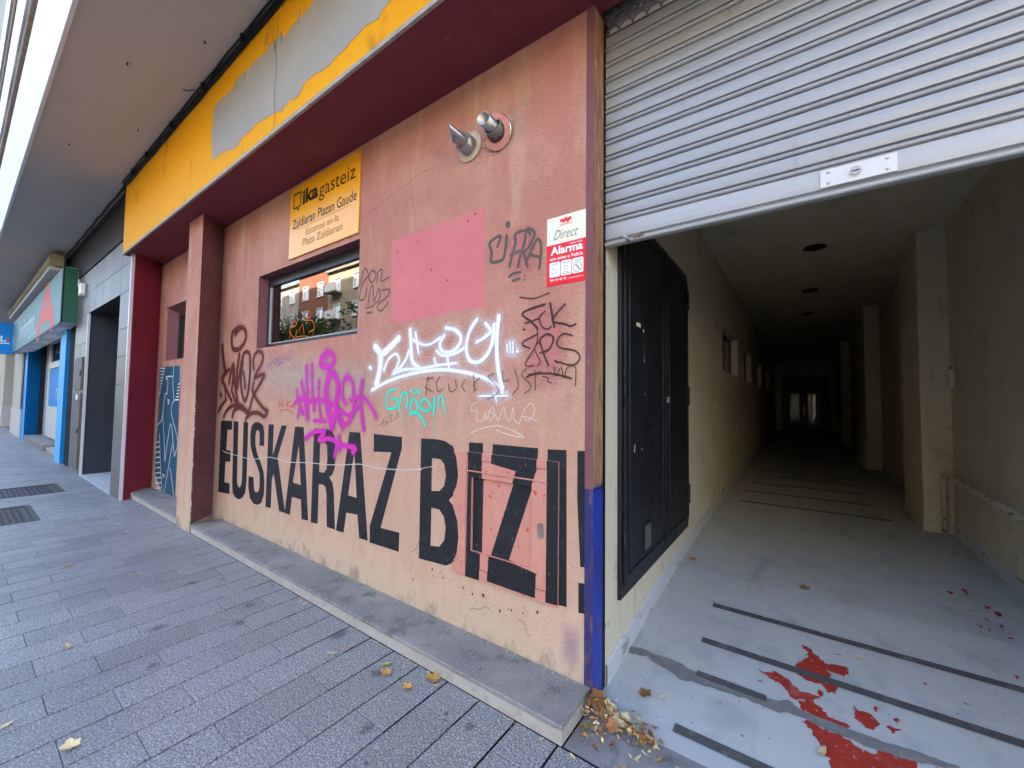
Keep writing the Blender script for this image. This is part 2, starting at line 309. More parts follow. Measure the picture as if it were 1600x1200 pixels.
TAG_DARK_LETTERS = [(.013,[(-1.138,2.038),(-1.228,2.025),(-1.29,2.001),(-1.227,1.951),(-1.184,1.907)]),(.011,[(-1.267,1.946),(-1.177,1.962)]),(.009,[(-1.136,2),(-1.171,1.97),(-1.157,1.917),(-1.117,1.897),(-1.096,1.911)]),(.013,[(-1.104,2.039),(-1.077,1.905)]),(.011,[(-1.013,2.023),(-1.089,1.944),(-1.014,1.916),(-.978,1.9),(-.949,1.909)]),(.012,[(-1.279,1.912),(-1.272,1.909)]),(.007,[(-1.308,2.103),(-1.229,2.083),(-1.168,2.086),(-1.109,2.099)]),(.01,[(-1.181,1.877),(-1.288,1.832),(-1.234,1.799)]),(.007,[(-1.186,1.903),(-1.19,1.818),(-1.264,1.71),(-1.204,1.699)]),(.007,[(-1.169,1.833),(-1.2,1.793),(-1.164,1.722),(-1.182,1.698)]),(.011,[(-1.165,1.769),(-1.107,1.787),(-1.081,1.843),(-1.117,1.871),(-1.166,1.842),(-1.145,1.772),(-1.11,1.696)]),(.009,[(-.968,1.85),(-1.023,1.863),(-1.059,1.823),(-1.039,1.79),(-.95,1.767),(-.922,1.727),(-.965,1.693),(-1.073,1.72)]),(.01,[(-1.254,1.636),(-1.203,1.652),(-1.125,1.654),(-1.058,1.646),(-.971,1.623)])]
TAG_THIN_LINE = [(.006,[(-2.055,1.661),(-2.071,1.598),(-2.077,1.523)]),(.006,[(-2.086,1.59),(-2.011,1.556)]),(.006,[(-2.08,1.64),(-2.006,1.654)]),(.006,[(-1.945,1.658),(-1.976,1.616),(-1.96,1.556),(-1.915,1.574)]),(.006,[(-1.863,1.606),(-1.847,1.556),(-1.794,1.575),(-1.803,1.634)]),(.006,[(-1.714,1.633),(-1.744,1.594),(-1.712,1.555)]),(.006,[(-1.647,1.66),(-1.636,1.555)]),(.006,[(-1.595,1.639),(-1.646,1.603),(-1.624,1.563)]),(.005,[(-1.482,1.664),(-1.531,1.645),(-1.484,1.609),(-1.446,1.554),(-1.534,1.509)]),(.005,[(-1.416,1.68),(-1.415,1.617),(-1.369,1.625)]),(.006,[(-1.334,1.686),(-1.306,1.589),(-1.348,1.536)]),(.006,[(-1.253,1.683),(-1.286,1.65),(-1.233,1.605),(-1.221,1.571),(-1.263,1.545)]),(.006,[(-1.194,1.673),(-1.19,1.56)]),(.006,[(-1.236,1.65),(-1.152,1.664)]),(.006,[(-1.144,1.637),(-1.105,1.628),(-1.113,1.611),(-1.084,1.599)]),(.006,[(-1.072,1.693),(-1.061,1.635),(-1.03,1.683),(-1.01,1.626),(-.992,1.682),(-.944,1.68),(-.944,1.583)])]
TAG_CREAM_SCRIPT = [(.005,[(-1.613,1.491),(-1.662,1.47),(-1.664,1.432),(-1.612,1.442),(-1.625,1.386),(-1.574,1.376),(-1.549,1.434),(-1.55,1.377),(-1.502,1.463),(-1.485,1.418),(-1.514,1.379),(-1.53,1.435),(-1.469,1.409),(-1.454,1.381),(-1.413,1.465),(-1.399,1.412),(-1.368,1.384),(-1.345,1.466),(-1.34,1.396)]),(.005,[(-1.34,1.396),(-1.303,1.371),(-1.273,1.441),(-1.222,1.49),(-1.199,1.443),(-1.241,1.389),(-1.274,1.415),(-1.183,1.391)]),(.006,[(-1.662,1.299),(-1.585,1.329),(-1.479,1.35),(-1.411,1.347),(-1.324,1.322),(-1.269,1.295),(-1.366,1.302),(-1.467,1.326)])]
TAG_RED_SCRIPT = [(.009,[(-4.192,1.476),(-4.172,1.41)]),(.009,[(-4.189,1.439),(-4.113,1.448)]),(.009,[(-4.122,1.487),(-4.105,1.414)]),(.009,[(-4.069,1.456),(-4.06,1.415)]),(.009,[(-4.033,1.492),(-4.015,1.416)]),(.009,[(-3.966,1.471),(-4.017,1.442),(-3.948,1.417)]),(.009,[(-3.901,1.444),(-3.941,1.436),(-3.919,1.412),(-3.893,1.444),(-3.876,1.409)]),(.009,[(-4.153,1.371),(-4.049,1.391),(-3.931,1.375),(-3.915,1.355),(-3.883,1.351)])]
TAG_BLUE_SCRIPT = [(.008,[(-4.468,1.818),(-4.398,1.852),(-4.297,1.898),(-4.269,1.856),(-4.333,1.854)]),(.007,[(-4.272,1.904),(-4.243,1.858),(-4.204,1.913),(-4.174,1.851),(-4.118,1.923),(-4.085,1.877),(-4.033,1.906),(-4.073,1.923)]),(.007,[(-4.025,1.877),(-3.973,1.961),(-4.016,1.949)]),(.007,[(-4.266,1.825),(-4.114,1.857)]),(.007,[(-4.222,1.864),(-4.186,1.803)]),(.006,[(-4.039,1.863),(-3.967,1.881)])]
TAG_THIN_INITIALS = [(.004,[(-2.583,1.299),(-2.545,1.329),(-2.525,1.365),(-2.544,1.323),(-2.483,1.337),(-2.526,1.302),(-2.562,1.306)]),(.004,[(-2.484,1.37),(-2.433,1.388),(-2.457,1.338),(-2.39,1.362)]),(.004,[(-2.39,1.362),(-2.375,1.412),(-2.36,1.369)])]
TAG_GREY_OUTLINE = [(.015,[(-2.891,2.418),(-2.831,2.554),(-2.776,2.485),(-2.845,2.439),(-2.891,2.317),(-2.819,2.304),(-2.788,2.387)]),(.014,[(-2.732,2.519),(-2.769,2.469),(-2.721,2.419),(-2.674,2.481),(-2.725,2.518)]),(.014,[(-2.66,2.416),(-2.646,2.492),(-2.598,2.495),(-2.609,2.414),(-2.514,2.426)]),(.014,[(-2.77,2.243),(-2.747,2.353),(-2.708,2.396),(-2.691,2.261),(-2.636,2.364),(-2.623,2.276),(-2.679,2.245),(-2.712,2.229),(-2.792,2.223)]),(.014,[(-2.595,2.337),(-2.506,2.333),(-2.529,2.279),(-2.631,2.239),(-2.644,2.199),(-2.589,2.182),(-2.517,2.237)]),(.017,[(-2.779,2.185),(-2.717,2.183)])]
SCRATCH_LINE = [(.009,[(-5.557,.877),(-5.432,.86),(-5.084,.85),(-4.731,.848),(-4.354,.904),(-3.954,.895),(-3.6,.923),(-3.239,.941),(-2.956,.972),(-2.806,.989),(-2.595,.983),(-2.354,.996),(-2.106,1.023)]),(.005,[(-2.371,.992),(-2.215,1.009),(-2.122,1.028),(-1.973,1.062)])]
GLASS_TAG = [(.017,[(-4.246,2.264),(-4.176,2.299),(-4.136,2.244),(-4.261,2.217),(-4.246,2.164),(-4.156,2.111),(-4.125,2.189)]),(.013,[(-4.26,2.202),(-4.265,2.111)]),(.014,[(-3.921,2.371),(-3.869,2.338),(-3.879,2.296),(-3.982,2.272),(-3.831,2.256),(-3.787,2.175),(-3.883,2.149)]),(.012,[(-4.096,2.169),(-4.013,2.232),(-3.973,2.14)]),(.012,[(-4.128,2.118),(-3.989,2.12),(-3.88,2.101)]),(.01,[(-3.805,2.159),(-3.804,2.091)])]
LETTERS = [([(-5.628,1.226),(-5.304,1.233),(-5.301,1.13),(-5.428,1.125),(-5.435,.887),(-5.316,.893),(-5.311,.762),(-5.445,.757),(-5.452,.516),(-5.301,.52),(-5.297,.4),(-5.628,.38)],[]),([(-5.261,1.23),(-5.132,1.232),(-5.108,.644),(-5.104,.568),(-5.081,.525),(-5.039,.508),(-4.999,.536),(-4.979,.598),(-4.997,1.233),(-4.876,1.233),(-4.86,.613),(-4.879,.477),(-4.947,.411),(-5.038,.379),(-5.135,.386),(-5.211,.43),(-5.235,.551)],[]),([(-4.476,1.006),(-4.484,1.141),(-4.519,1.218),(-4.618,1.248),(-4.716,1.241),(-4.79,1.198),(-4.816,1.107),(-4.799,.99),(-4.735,.892),(-4.61,.78),(-4.555,.708),(-4.545,.595),(-4.566,.535),(-4.619,.514),(-4.663,.529),(-4.681,.577),(-4.695,.665),(-4.816,.66),(-4.813,.545),(-4.762,.435),(-4.674,.391),(-4.576,.392),(-4.493,.426),(-4.444,.511),(-4.439,.637),(-4.47,.746),(-4.533,.824),(-4.631,.915),(-4.678,.999),(-4.687,1.093),(-4.671,1.145),(-4.634,1.165),(-4.599,1.146),(-4.588,1.092),(-4.584,1.003)],[]),([(-4.396,1.233),(-4.282,1.235),(-4.284,.924),(-4.122,1.233),(-4.014,1.238),(-4.179,.924),(-3.989,.412),(-4.11,.407),(-4.246,.75),(-4.283,.698),(-4.283,.407),(-4.398,.402)],[]),([(-3.859,1.234),(-3.699,1.238),(-3.567,.414),(-3.683,.407),(-3.705,.58),(-3.87,.578),(-3.897,.407),(-3.999,.408)],[[(-3.776,1.072),(-3.716,.708),(-3.862,.713)]]),([(-3.52,1.234),(-3.321,1.239),(-3.238,1.234),(-3.189,1.184),(-3.161,1.053),(-3.17,.925),(-3.203,.864),(-3.25,.835),(-3.197,.795),(-3.171,.706),(-3.14,.417),(-3.264,.417),(-3.285,.69),(-3.303,.746),(-3.348,.761),(-3.412,.756),(-3.41,.416),(-3.524,.407)],[[(-3.41,1.122),(-3.336,1.124),(-3.3,1.1),(-3.289,.995),(-3.295,.9),(-3.332,.863),(-3.41,.861)]]),([(-2.973,1.233),(-2.827,1.236),(-2.691,.421),(-2.801,.417),(-2.833,.593),(-2.985,.583),(-3.015,.417),(-3.126,.415)],[[(-2.899,1.086),(-2.849,.722),(-2.967,.724)]]),([(-2.649,1.235),(-2.319,1.232),(-2.321,1.148),(-2.54,.547),(-2.325,.554),(-2.328,.419),(-2.668,.413),(-2.67,.538),(-2.436,1.113),(-2.648,1.101)],[]),([(-2.12,1.235),(-1.969,1.239),(-1.893,1.233),(-1.819,1.205),(-1.778,1.139),(-1.759,1.027),(-1.773,.956),(-1.808,.894),(-1.847,.854),(-1.798,.821),(-1.76,.743),(-1.748,.643),(-1.761,.54),(-1.797,.473),(-1.86,.437),(-2.117,.423)],[[(-2.009,1.11),(-1.932,1.111),(-1.894,1.082),(-1.876,1.013),(-1.89,.941),(-1.934,.902),(-2.008,.892)],[(-2.006,.782),(-1.931,.782),(-1.888,.743),(-1.87,.676),(-1.881,.593),(-1.924,.543),(-2.006,.532)]]),([(-1.68,1.238),(-1.567,1.241),(-1.575,.423),(-1.687,.419)],[]),([(-1.492,1.241),(-1.174,1.241),(-1.178,1.124),(-1.372,.585),(-1.178,.564),(-1.179,.432),(-1.515,.434),(-1.508,.57),(-1.318,1.1),(-1.497,1.124)],[]),([(-1.113,1.24),(-.998,1.245),(-.992,.438),(-1.114,.43)],[]),([(-.935,1.246),(-.885,1.25),(-.882,.666),(-.916,.661),(-.935,1.002)],[]),([(-.926,.579),(-.884,.585),(-.883,.436),(-.925,.43)],[])]
MURAL_FIELD = [(-8.153,1.96),(-7.178,1.95),(-7.172,1.447),(-7.158,.959),(-7.146,.043),(-7.685,.03),(-8.146,.307),(-8.132,.822),(-8.114,1.518)]
MURAL_LINES = [(.013,[(-7.471,1.953),(-7.473,1.689),(-7.385,1.445)]),(.014,[(-7.791,1.771),(-7.796,1.804),(-7.507,1.803)]),(.014,[(-7.791,1.771),(-7.714,1.75),(-7.72,1.548),(-7.811,1.538),(-7.877,1.246),(-7.758,.885),(-7.673,.54)]),(.013,[(-7.673,.54),(-7.491,1.107),(-7.336,.838),(-7.252,.653)]),(.013,[(-7.252,.653),(-7.147,.887),(-7.489,1.285),(-7.385,1.445),(-7.175,1.462)]),(.014,[(-8.138,1.056),(-7.954,1.126),(-7.859,1.247)]),(.013,[(-7.361,.818),(-7.655,.035)]),(.012,[(-7.407,.47),(-7.165,.062)]),(.013,[(-7.665,1.466),(-7.6,1.434),(-7.635,1.39),(-7.665,1.466)]),(.014,[(-7.88,1.946),(-8.113,1.508)]),(.013,[(-7.986,.929),(-7.828,.343),(-7.685,.03)]),(.013,[(-8.146,.307),(-7.922,.14),(-7.811,.04)]),(.013,[(-7.753,.342),(-7.653,.335),(-7.727,.298)]),(.013,[(-7.177,1.941),(-7.14,1.684)]),(.014,[(-8.098,1.942),(-7.878,1.934)]),(.014,[(-8.09,1.894),(-7.903,1.888)]),(.014,[(-8.082,1.846),(-7.927,1.841)]),(.014,[(-8.074,1.797),(-7.951,1.794)]),(.014,[(-8.067,1.749),(-7.976,1.748)]),(.014,[(-8.059,1.701),(-8,1.701)]),(.014,[(-8.051,1.654),(-8.025,1.653)]),(.014,[(-8.043,1.606),(-8.05,1.606)]),(.014,[(-8.036,1.558),(-8.075,1.558)]),(.013,[(-8.134,.792),(-7.955,.814)]),(.013,[(-8.128,.713),(-7.933,.738)]),(.013,[(-8.121,.635),(-7.911,.662)]),(.013,[(-8.115,.556),(-7.889,.587)]),(.013,[(-8.109,.478),(-7.868,.512)]),(.013,[(-8.102,.4),(-7.846,.437)]),(.013,[(-8.096,.322),(-7.825,.363)]),(.013,[(-8.09,.245),(-7.804,.289)]),(.013,[(-8.083,.167),(-7.782,.215)]),(.013,[(-8.077,.09),(-7.761,.142)]),(.013,[(-8.071,.013),(-7.74,.069)]),(.013,[(-7.206,1.685),(-7.14,1.684)]),(.013,[(-7.222,1.639),(-7.145,1.638)]),(.013,[(-7.237,1.593),(-7.149,1.593)]),(.013,[(-7.253,1.548),(-7.154,1.548)]),(.013,[(-7.269,1.502),(-7.158,1.502)]),(.013,[(-7.285,1.456),(-7.163,1.457)])]
FASCIA_PATCH = [(-4.699,4.355),(-4.601,4.395),(-4.363,4.369),(-4.233,4.365),(-4.148,4.409),(-3.909,4.392),(-3.813,4.395),(-3.688,4.383),(-3.597,4.372),(-3.399,4.378),(-3.358,4.383),(-3.293,4.378),(-3.288,4.339),(-3.16,4.343),(-3.159,4.327),(-3.123,4.353),(-3.036,4.351),(-2.915,4.33),(-2.805,4.375),(-1.9,4.45),(-1.6,4.4),(-1.2,4.47),(-.6,4.42),(.3,4.45),(.9,4.4),(.9,3.85),(.3,3.8),(-.4,3.83),(-1,3.78),(-1.907,3.84),(-1.993,3.819),(-2.025,3.791),(-2.178,3.82),(-2.379,3.789),(-2.501,3.775),(-2.63,3.77),(-2.737,3.791),(-2.881,3.804),(-2.918,3.773),(-3.062,3.727),(-3.07,3.777),(-3.17,3.733),(-3.193,3.769),(-3.224,3.72),(-3.323,3.76),(-3.548,3.793),(-3.73,3.816),(-3.79,3.793),(-3.953,3.807),(-4.083,3.753),(-4.459,3.828),(-4.65,3.816),(-4.711,4.098),(-4.74,3.798)]
FLOOR_RED = [[(-.01,2.964),(.024,2.956),(.062,2.896),(.092,2.849),(.137,2.87),(.18,2.879),(.204,2.845),(.18,2.793),(.131,2.763),(.107,2.807),(.115,2.73),(.143,2.676),(.111,2.618),(.073,2.663),(.031,2.654),(-.024,2.678),(-.036,2.755),(.009,2.822),(.023,2.899)],[(-.207,2.624),(-.168,2.599),(-.118,2.642),(-.054,2.601),(-.018,2.558),(.052,2.56),(.066,2.632),(.081,2.578),(.028,2.514),(-.041,2.476),(-.09,2.556),(-.141,2.569)],[(-.018,2.475),(.028,2.514),(.072,2.493),(.091,2.439),(.163,2.441),(.172,2.42),(.11,2.398),(.047,2.393),(-.007,2.423)],[(-.007,2.358),(.036,2.377),(.066,2.353),(.117,2.36),(.165,2.342),(.201,2.318),(.228,2.32),(.289,2.375),(.353,2.386),(.373,2.356),(.374,2.288),(.345,2.068),(.13,1.919),(.097,2.109),(.075,2.207),(.053,2.27),(.014,2.336)],[(.194,2.56),(.236,2.568),(.263,2.54),(.277,2.496),(.244,2.458),(.216,2.474),(.189,2.501)],[(.268,2.627),(.288,2.62),(.274,2.589)],[(.31,2.526),(.344,2.53),(.314,2.486)],[(.339,2.597),(.361,2.598),(.34,2.567)],[(.861,4.264),(.887,4.252),(.86,4.193)],[(.952,4.37),(.974,4.355),(.963,4.245),(.949,4.275)],[(.998,4.115),(1.023,4.11),(1.022,4.057),(.991,4.061)],[(1.033,4.052),(1.061,4.043),(1.032,3.957),(1.01,3.99)],[(.947,3.889),(.966,3.882),(.945,3.832)],[(.996,3.845),(1.009,3.828),(.984,3.77)],[(.885,3.759),(.904,3.75),(.883,3.713)],[(.92,3.736),(.936,3.729),(.916,3.686)],[(.98,3.683),(.995,3.673),(.977,3.64)],[(.901,3.972),(.922,3.974),(.905,3.945)],[(.886,3.255),(.906,3.25),(.886,3.223)],[(.485,2.938),(.508,2.94),(.491,2.913)],[(.149,2.973),(.175,2.979),(.161,2.953)],[(-.436,2.076),(-.418,2.082),(-.423,2.064)]]
FLOOR_GREY = [(-.844,2.421),(-.783,2.447),(-.695,2.432),(-.587,2.445),(-.547,2.437),(-.505,2.413),(-.462,2.42),(-.364,2.418),(-.219,2.409),(-.158,2.417),(-.105,2.43),(-.064,2.456),(-.007,2.423),(.069,2.416),(.171,2.416),(.267,2.412),(.404,2.433),(.511,2.432),(.445,2.385),(.35,2.366),(.213,2.349),(.067,2.361),(-.04,2.374),(-.113,2.346),(-.227,2.359),(-.353,2.342),(-.487,2.329),(-.541,2.311),(-.582,2.347),(-.676,2.364),(-.732,2.392),(-.833,2.366)]
LEAF_WALK = [(-1.618,1.571),(-1.679,1.449),(-1.817,1.546),(-2.249,1.366),(-1.915,1.5),(-1.86,1.454),(-2.255,1.414),(-5.249,.666),(-5.234,.626),(-2.55,.362),(-2.94,.208),(-3.564,.471),(-4.577,.947),(-4.568,1.001),(-3.853,1),(-3.967,1.04),(-3.594,1.555),(-3.441,1.557),(-3.642,1.419),(-2.95,1.561),(-3.073,1.515),(-2.234,1.477),(-2.207,1.481),(-1.393,1.442),(-1.095,1.586),(-1.04,1.59),(-.855,1.705),(-1.574,1.543),(-7.029,1.466),(-3.993,1.154),(-3.838,1.111),(-3.549,1.489),(-3.015,1.57),(-2.413,1.573),(-.795,1.587),(-.738,1.687)]
LEAF_FLOOR = [(-.657,2.117),(-.582,2.145),(-.618,1.933),(-.764,3.778),(.016,3.706),(-.148,3.472),(.031,3.5),(.128,4.235),(.101,3.15),(.26,2.992),(-.192,3.147),(-.035,3.869),(-.233,4.638),(.632,2.867),(.01,3.914),(.061,2.212),(.198,4.155)]
MH1 = [(-9.721,.498),(-10.208,1.107),(-9.616,1.08),(-9.196,.475)]
# ---------------------------------------------------------------- materials
TERRA = (.45,.196,.143)
mat('stucco', TERRA, .9, .2, layers=[(1.3,.38,.68,(.53,.285,.20),.8),(3.2,.48,.70,(.44,.155,.125),.5),(6,.5,.75,(.36,.165,.115),.5,(1,1,.6)),(2.2,.5,.74,(.55,.37,.255),.65,(2.6,1,.35)),(12,.60,.80,(.56,.40,.29),.28,(2,1,.3)),(9,.64,.78,(.24,.135,.10),.35,(2.2,1,.12)),(75,.55,.70,(.36,.155,.09),.45),(55,.58,.72,(.62,.38,.26),.35)],
    bump=[(95,.7,.008),(32,.3,.01)])
mat('maroon_paint', (.175,.036,.046), .75, .25, layers=[(2.5,.45,.8,(.22,.06,.066),.6),(22,.62,.75,(.34,.17,.15),.4,(1,1,.4))], bump=[(140,.35,.004)])
mat('reveal_paint', (.185,.075,.08), .85, .2, layers=[(3,.4,.8,(.24,.11,.105),.6),(26,.6,.75,(.40,.25,.21),.45,(1,1,.5))], bump=[(140,.45,.005)])
mat('crimson_paint', (.26,.022,.045), .7, .3, layers=[(4,.45,.8,(.32,.04,.065),.6),(45,.7,.78,(.5,.3,.25),.4)], bump=[(90,.2,.003)])
mat('black_paint', (.012,.013,.015), .65, .3, layers=[(9,.45,.8,(.03,.03,.033),.7),(70,.63,.71,(.30,.16,.115),.8,(1,1,.5)),(3,.62,.75,(.05,.05,.052),.6)], bump=[(150,.5,.005)])
mat('pink_paint', (.58,.17,.17), .8, .25, layers=[(4,.4,.8,(.62,.23,.21),.6),(70,.66,.74,(.65,.42,.36),.6)], bump=[(150,.5,.005)])
mat('hatch_paint', (.55,.225,.165), .7, .3, layers=[(6,.45,.75,(.60,.30,.22),.6),(34,.62,.68,(.50,.035,.02),.9,(1,1,.7)),(16,.66,.72,(.62,.46,.33),.7)], bump=[(60,.25,.003)])
mat('concrete', (.36,.33,.28), .9, .2, layers=[(3,.4,.75,(.46,.42,.35),.7),(18,.5,.7,(.25,.22,.19),.6),(110,.5,.75,(.50,.46,.40),.5)], bump=[(120,.6,.004),(14,.4,.01)])
mat('step_stone', (.195,.182,.165), .8, .25, layers=[(2.4,.42,.75,(.31,.28,.235),.8),(7,.50,.70,(.095,.088,.08),.75),(110,.5,.66,(.36,.355,.35),.7),(30,.66,.74,(.05,.05,.05),.6)], bump=[(180,.4,.002)])
tint_by_object(mat('granite', (.218,.212,.20), .48, .4, layers=[(105,.50,.60,(.42,.418,.405),.95,(1,1,1),2),(140,.54,.62,(.045,.046,.05),.95,(1,1,1),2),(.8,.42,.72,(.12,.12,.125),.45),(5,.66,.76,(.06,.06,.065),.5)], bump=[(300,.35,.0015)], rough_var=.08), .12)
mat('joint_dirt', (.018,.017,.017), .95, .1)
mat('asphalt', (.05,.05,.052), .9, .2, layers=[(300,.5,.7,(.10,.10,.10),.6)], bump=[(250,.5,.003)])
mat('threshold_concrete', (.20,.195,.19), .85, .25, layers=[(4,.4,.7,(.30,.29,.28),.8),(12,.5,.7,(.09,.085,.08),.7),(60,.66,.72,(.05,.08,.30),.5),(240,.5,.7,(.36,.36,.36),.4)], bump=[(140,.5,.004)])
mat('floor_paint', (.43,.445,.435), .5, .4, layers=[(1.6,.4,.75,(.485,.495,.47),.7),(5,.50,.74,(.29,.305,.305),.6),(2.2,.56,.72,(.25,.255,.25),.5,(2.2,.7,1)),(16,.60,.74,(.52,.53,.52),.5),(70,.71,.75,(.16,.15,.15),.8,(1,.6,1)),(24,.70,.76,(.24,.22,.2),.7,(.6,1.4,1))], bump=[(40,.15,.004),(200,.2,.001)], rough_var=.1)
mat('floor_red', (.33,.032,.018), .65, .3, layers=[(12,.5,.75,(.24,.03,.02),.7),(9,.60,.72,(.40,.15,.12),.6),(48,.63,.68,(.40,.42,.43),.9),(80,.66,.72,(.10,.02,.015),.6)], bump=[(60,.3,.002)])
mat('worn_grey', (.17,.165,.16), .85, .2, layers=[(20,.45,.7,(.26,.25,.24),.7),(120,.55,.7,(.09,.09,.09),.6)], bump=[(150,.5,.002)])
mat('grip_tape', (.075,.07,.07), .9, .2, layers=[(200,.5,.7,(.14,.135,.13),.7),(9,.52,.72,(.19,.18,.165),.7),(60,.64,.72,(.36,.36,.36),.5)], bump=[(400,.6,.001)])
mat('cream_wall', (.60,.545,.40), .85, .25, layers=[(1.5,.4,.8,(.66,.61,.47),.6),(4,.52,.72,(.40,.355,.24),.55,(1,1,.5)),(9,.58,.74,(.33,.29,.21),.5,(1,1,.3)),(5,.63,.70,(.24,.21,.16),.5,(1,1,2.5)),(40,.67,.73,(.16,.14,.11),.55)], bump=[(70,.35,.006)])
mat('skirting_paint', (.52,.53,.54), .6, .3, layers=[(16,.56,.66,(.24,.22,.20),.85,(1,.25,1)),(50,.66,.72,(.10,.09,.09),.8,(1,.5,1))], bump=[(50,.3,.004)])
mat('black_metal', (.010,.011,.014), .42, .4, layers=[(3,.45,.8,(.022,.024,.03),.7),(50,.73,.77,(.12,.12,.12),.6,(1,1,.4))], bump=[(50,.06,.003)], rough_var=.08)
mat('shutter_metal', (.305,.32,.325), .40, .5, .15, layers=[(1.2,.4,.8,(.35,.352,.34),.6),(5,.55,.75,(.25,.25,.235),.5,(.25,1,2)),(26,.60,.76,(.21,.205,.19),.4,(1,1,.07)),(30,.74,.77,(.16,.07,.035),.7),(40,.68,.75,(.20,.19,.17),.5,(.3,1,1))])
mat('shutter_light', (.36,.375,.38), .42, .5, .1, layers=[(30,.66,.74,(.45,.44,.42),.4,(.4,1,1))], rough_var=.06)
mat('steel', (.62,.61,.60), .28, .5, .9, layers=[(20,.5,.75,(.40,.37,.33),.6)], rough_var=.1)
mat('old_steel', (.42,.39,.36), .38, .5, .85, layers=[(14,.45,.7,(.22,.19,.17),.7),(50,.6,.72,(.50,.42,.34),.6)], rough_var=.12)
mat('tarnish', (.20,.165,.14), .6, .4, .3, layers=[(25,.45,.7,(.10,.08,.07),.7)])
mat('rosette_paint', (.52,.42,.30), .6, .35, layers=[(20,.5,.68,(.30,.20,.13),.6),(40,.6,.7,(.64,.58,.46),.6)])
mat('rust', (.32,.165,.08), .8, .3, layers=[(8,.42,.66,(.42,.25,.125),.8,(1,1,.2)),(26,.52,.68,(.15,.07,.04),.8,(1,1,.2)),(60,.56,.68,(.52,.41,.30),.7,(1,1,.12))], bump=[(60,.5,.004)])
mat('blue_paint', (.016,.040,.33), .45, .45, layers=[(5,.45,.8,(.02,.05,.36),.7),(18,.58,.66,(.13,.05,.03),.85,(1,1,.25)),(3,.5,.7,(.012,.025,.16),.6),(70,.72,.76,(.5,.5,.5),.6)], bump=[(40,.25,.003)])
mat('purple_paint', (.028,.028,.12), .55, .3, layers=[(20,.45,.64,(.15,.075,.075),.8,(1,1,.3)),(60,.66,.72,(.26,.19,.15),.7)], bump=[(50,.4,.004)])
mat('yellow_paint', (.80,.36,.002), .65, .12, layers=[(1.2,.45,.8,(.76,.31,.002),.7),(2.6,.58,.74,(.16,.08,.015),.8,(1,1,.45)),(40,.68,.76,(.40,.18,.03),.5,(1,1,.3))], bump=[(60,.15,.003)])
mat('fascia_grey', (.335,.32,.285), .8, .2, layers=[(1.5,.4,.8,(.39,.37,.325),.7),(20,.64,.76,(.36,.32,.27),.4,(1,1,.3))], bump=[(60,.2,.003)])
mat('soffit_grey', (.50,.46,.42), .9, .2, layers=[(.7,.35,.75,(.54,.485,.43),.8),(3,.55,.8,(.44,.415,.395),.5),(40,.73,.77,(.12,.09,.07),.5)], bump=[(60,.2,.004)])
mat('white_render', (.74,.74,.73), .85, .3, layers=[(4,.5,.8,(.62,.61,.59),.5,(1,1,.3)),(1.2,.5,.8,(.66,.66,.66),.5)], bump=[(60,.2,.004)])
mat('brown_ledge', (.22,.15,.105), .8, .3, layers=[(10,.5,.7,(.34,.25,.18),.7)])
mat('dark_brick', (.075,.04,.035), .9, .2, layers=[(14,.45,.7,(.30,.20,.13),.6,(.5,1,2))])
mat('dark_beam', (.014,.014,.016), .7, .3, layers=[(5,.5,.8,(.035,.033,.033),.7)])
mat('cable_black', (.008,.008,.009), .6, .3)
tint_by_object(mat('portal_tile', (.115,.105,.09), .45, .22, layers=[(1.4,.4,.75,(.15,.138,.115),.6),(8,.6,.75,(.085,.08,.07),.4)]), .10)
mat('portal_trim', (.60,.60,.60), .4, .5, .5)
mat('charcoal_panel', (.022,.026,.034), .5, .4, layers=[(2,.4,.8,(.032,.036,.045),.7)])
mat('entry_floor', (.50,.51,.52), .45, .4, layers=[(4,.4,.75,(.42,.43,.45),.6)])
mat('shop_blue', (.004,.215,.56), .6, .25, layers=[(2.2,.45,.8,(.008,.28,.64),.6)], bump=[(50,.12,.003)])
mat('shop_pale_blue', (.10,.42,.72), .6, .2)
mat('sign_face', (.15,.29,.29), .6, .15, layers=[(.9,.4,.75,(.20,.27,.24),.7)])
mat('sign_green', (.012,.10,.055), .5, .4, layers=[(4,.45,.8,(.02,.14,.075),.6)])
mat('sign_coral', (.66,.10,.075), .6, .15); mat('sign_white', (.82,.82,.80), .5, .4)
mat('frame_cream', (.55,.52,.43), .5, .4); mat('frame_grey', (.40,.40,.38), .5, .4)
mat('awning_tan', (.30,.25,.15), .6, .3); mat('panel_white', (.62,.63,.62), .5, .4)
mat('cream_stone', (.52,.44,.32), .8, .3, layers=[(2,.4,.8,(.60,.53,.41),.7),(14,.6,.75,(.40,.33,.24),.5)], bump=[(60,.3,.004)])
mat('base_stone', (.60,.53,.44), .8, .3, layers=[(8,.45,.75,(.52,.43,.35),.6)], bump=[(60,.3,.004)])
mat('plaque_yellow', (.84,.37,.006), .3, .3, coat=.12); mat('print_black', (.012,.010,.009), .5, .3); mat('print_faded', (.34,.18,.03), .5, .3)
mat('sticker_red', (.74,.008,.012), .35, .4); mat('sticker_cream', (.80,.76,.60), .45, .4, layers=[(60,.5,.7,(.74,.66,.46),.5)]); mat('sticker_white', (.85,.84,.80), .4, .4); mat('lock_white', (.60,.605,.61), .4, .4, layers=[(12,.5,.75,(.5,.5,.5),.5)]); mat('meter_brown', (.115,.10,.09), .6, .3, layers=[(10,.5,.7,(.15,.135,.12),.6)]); mat('sticker_grey', (.18,.17,.15), .5, .3)
mat('mural_blue', (.018,.075,.125), .75, .3, layers=[(5,.45,.8,(.035,.10,.155),.6)], bump=[(120,.4,.004)]); mat('mural_white', (.70,.72,.72), .8, .3)
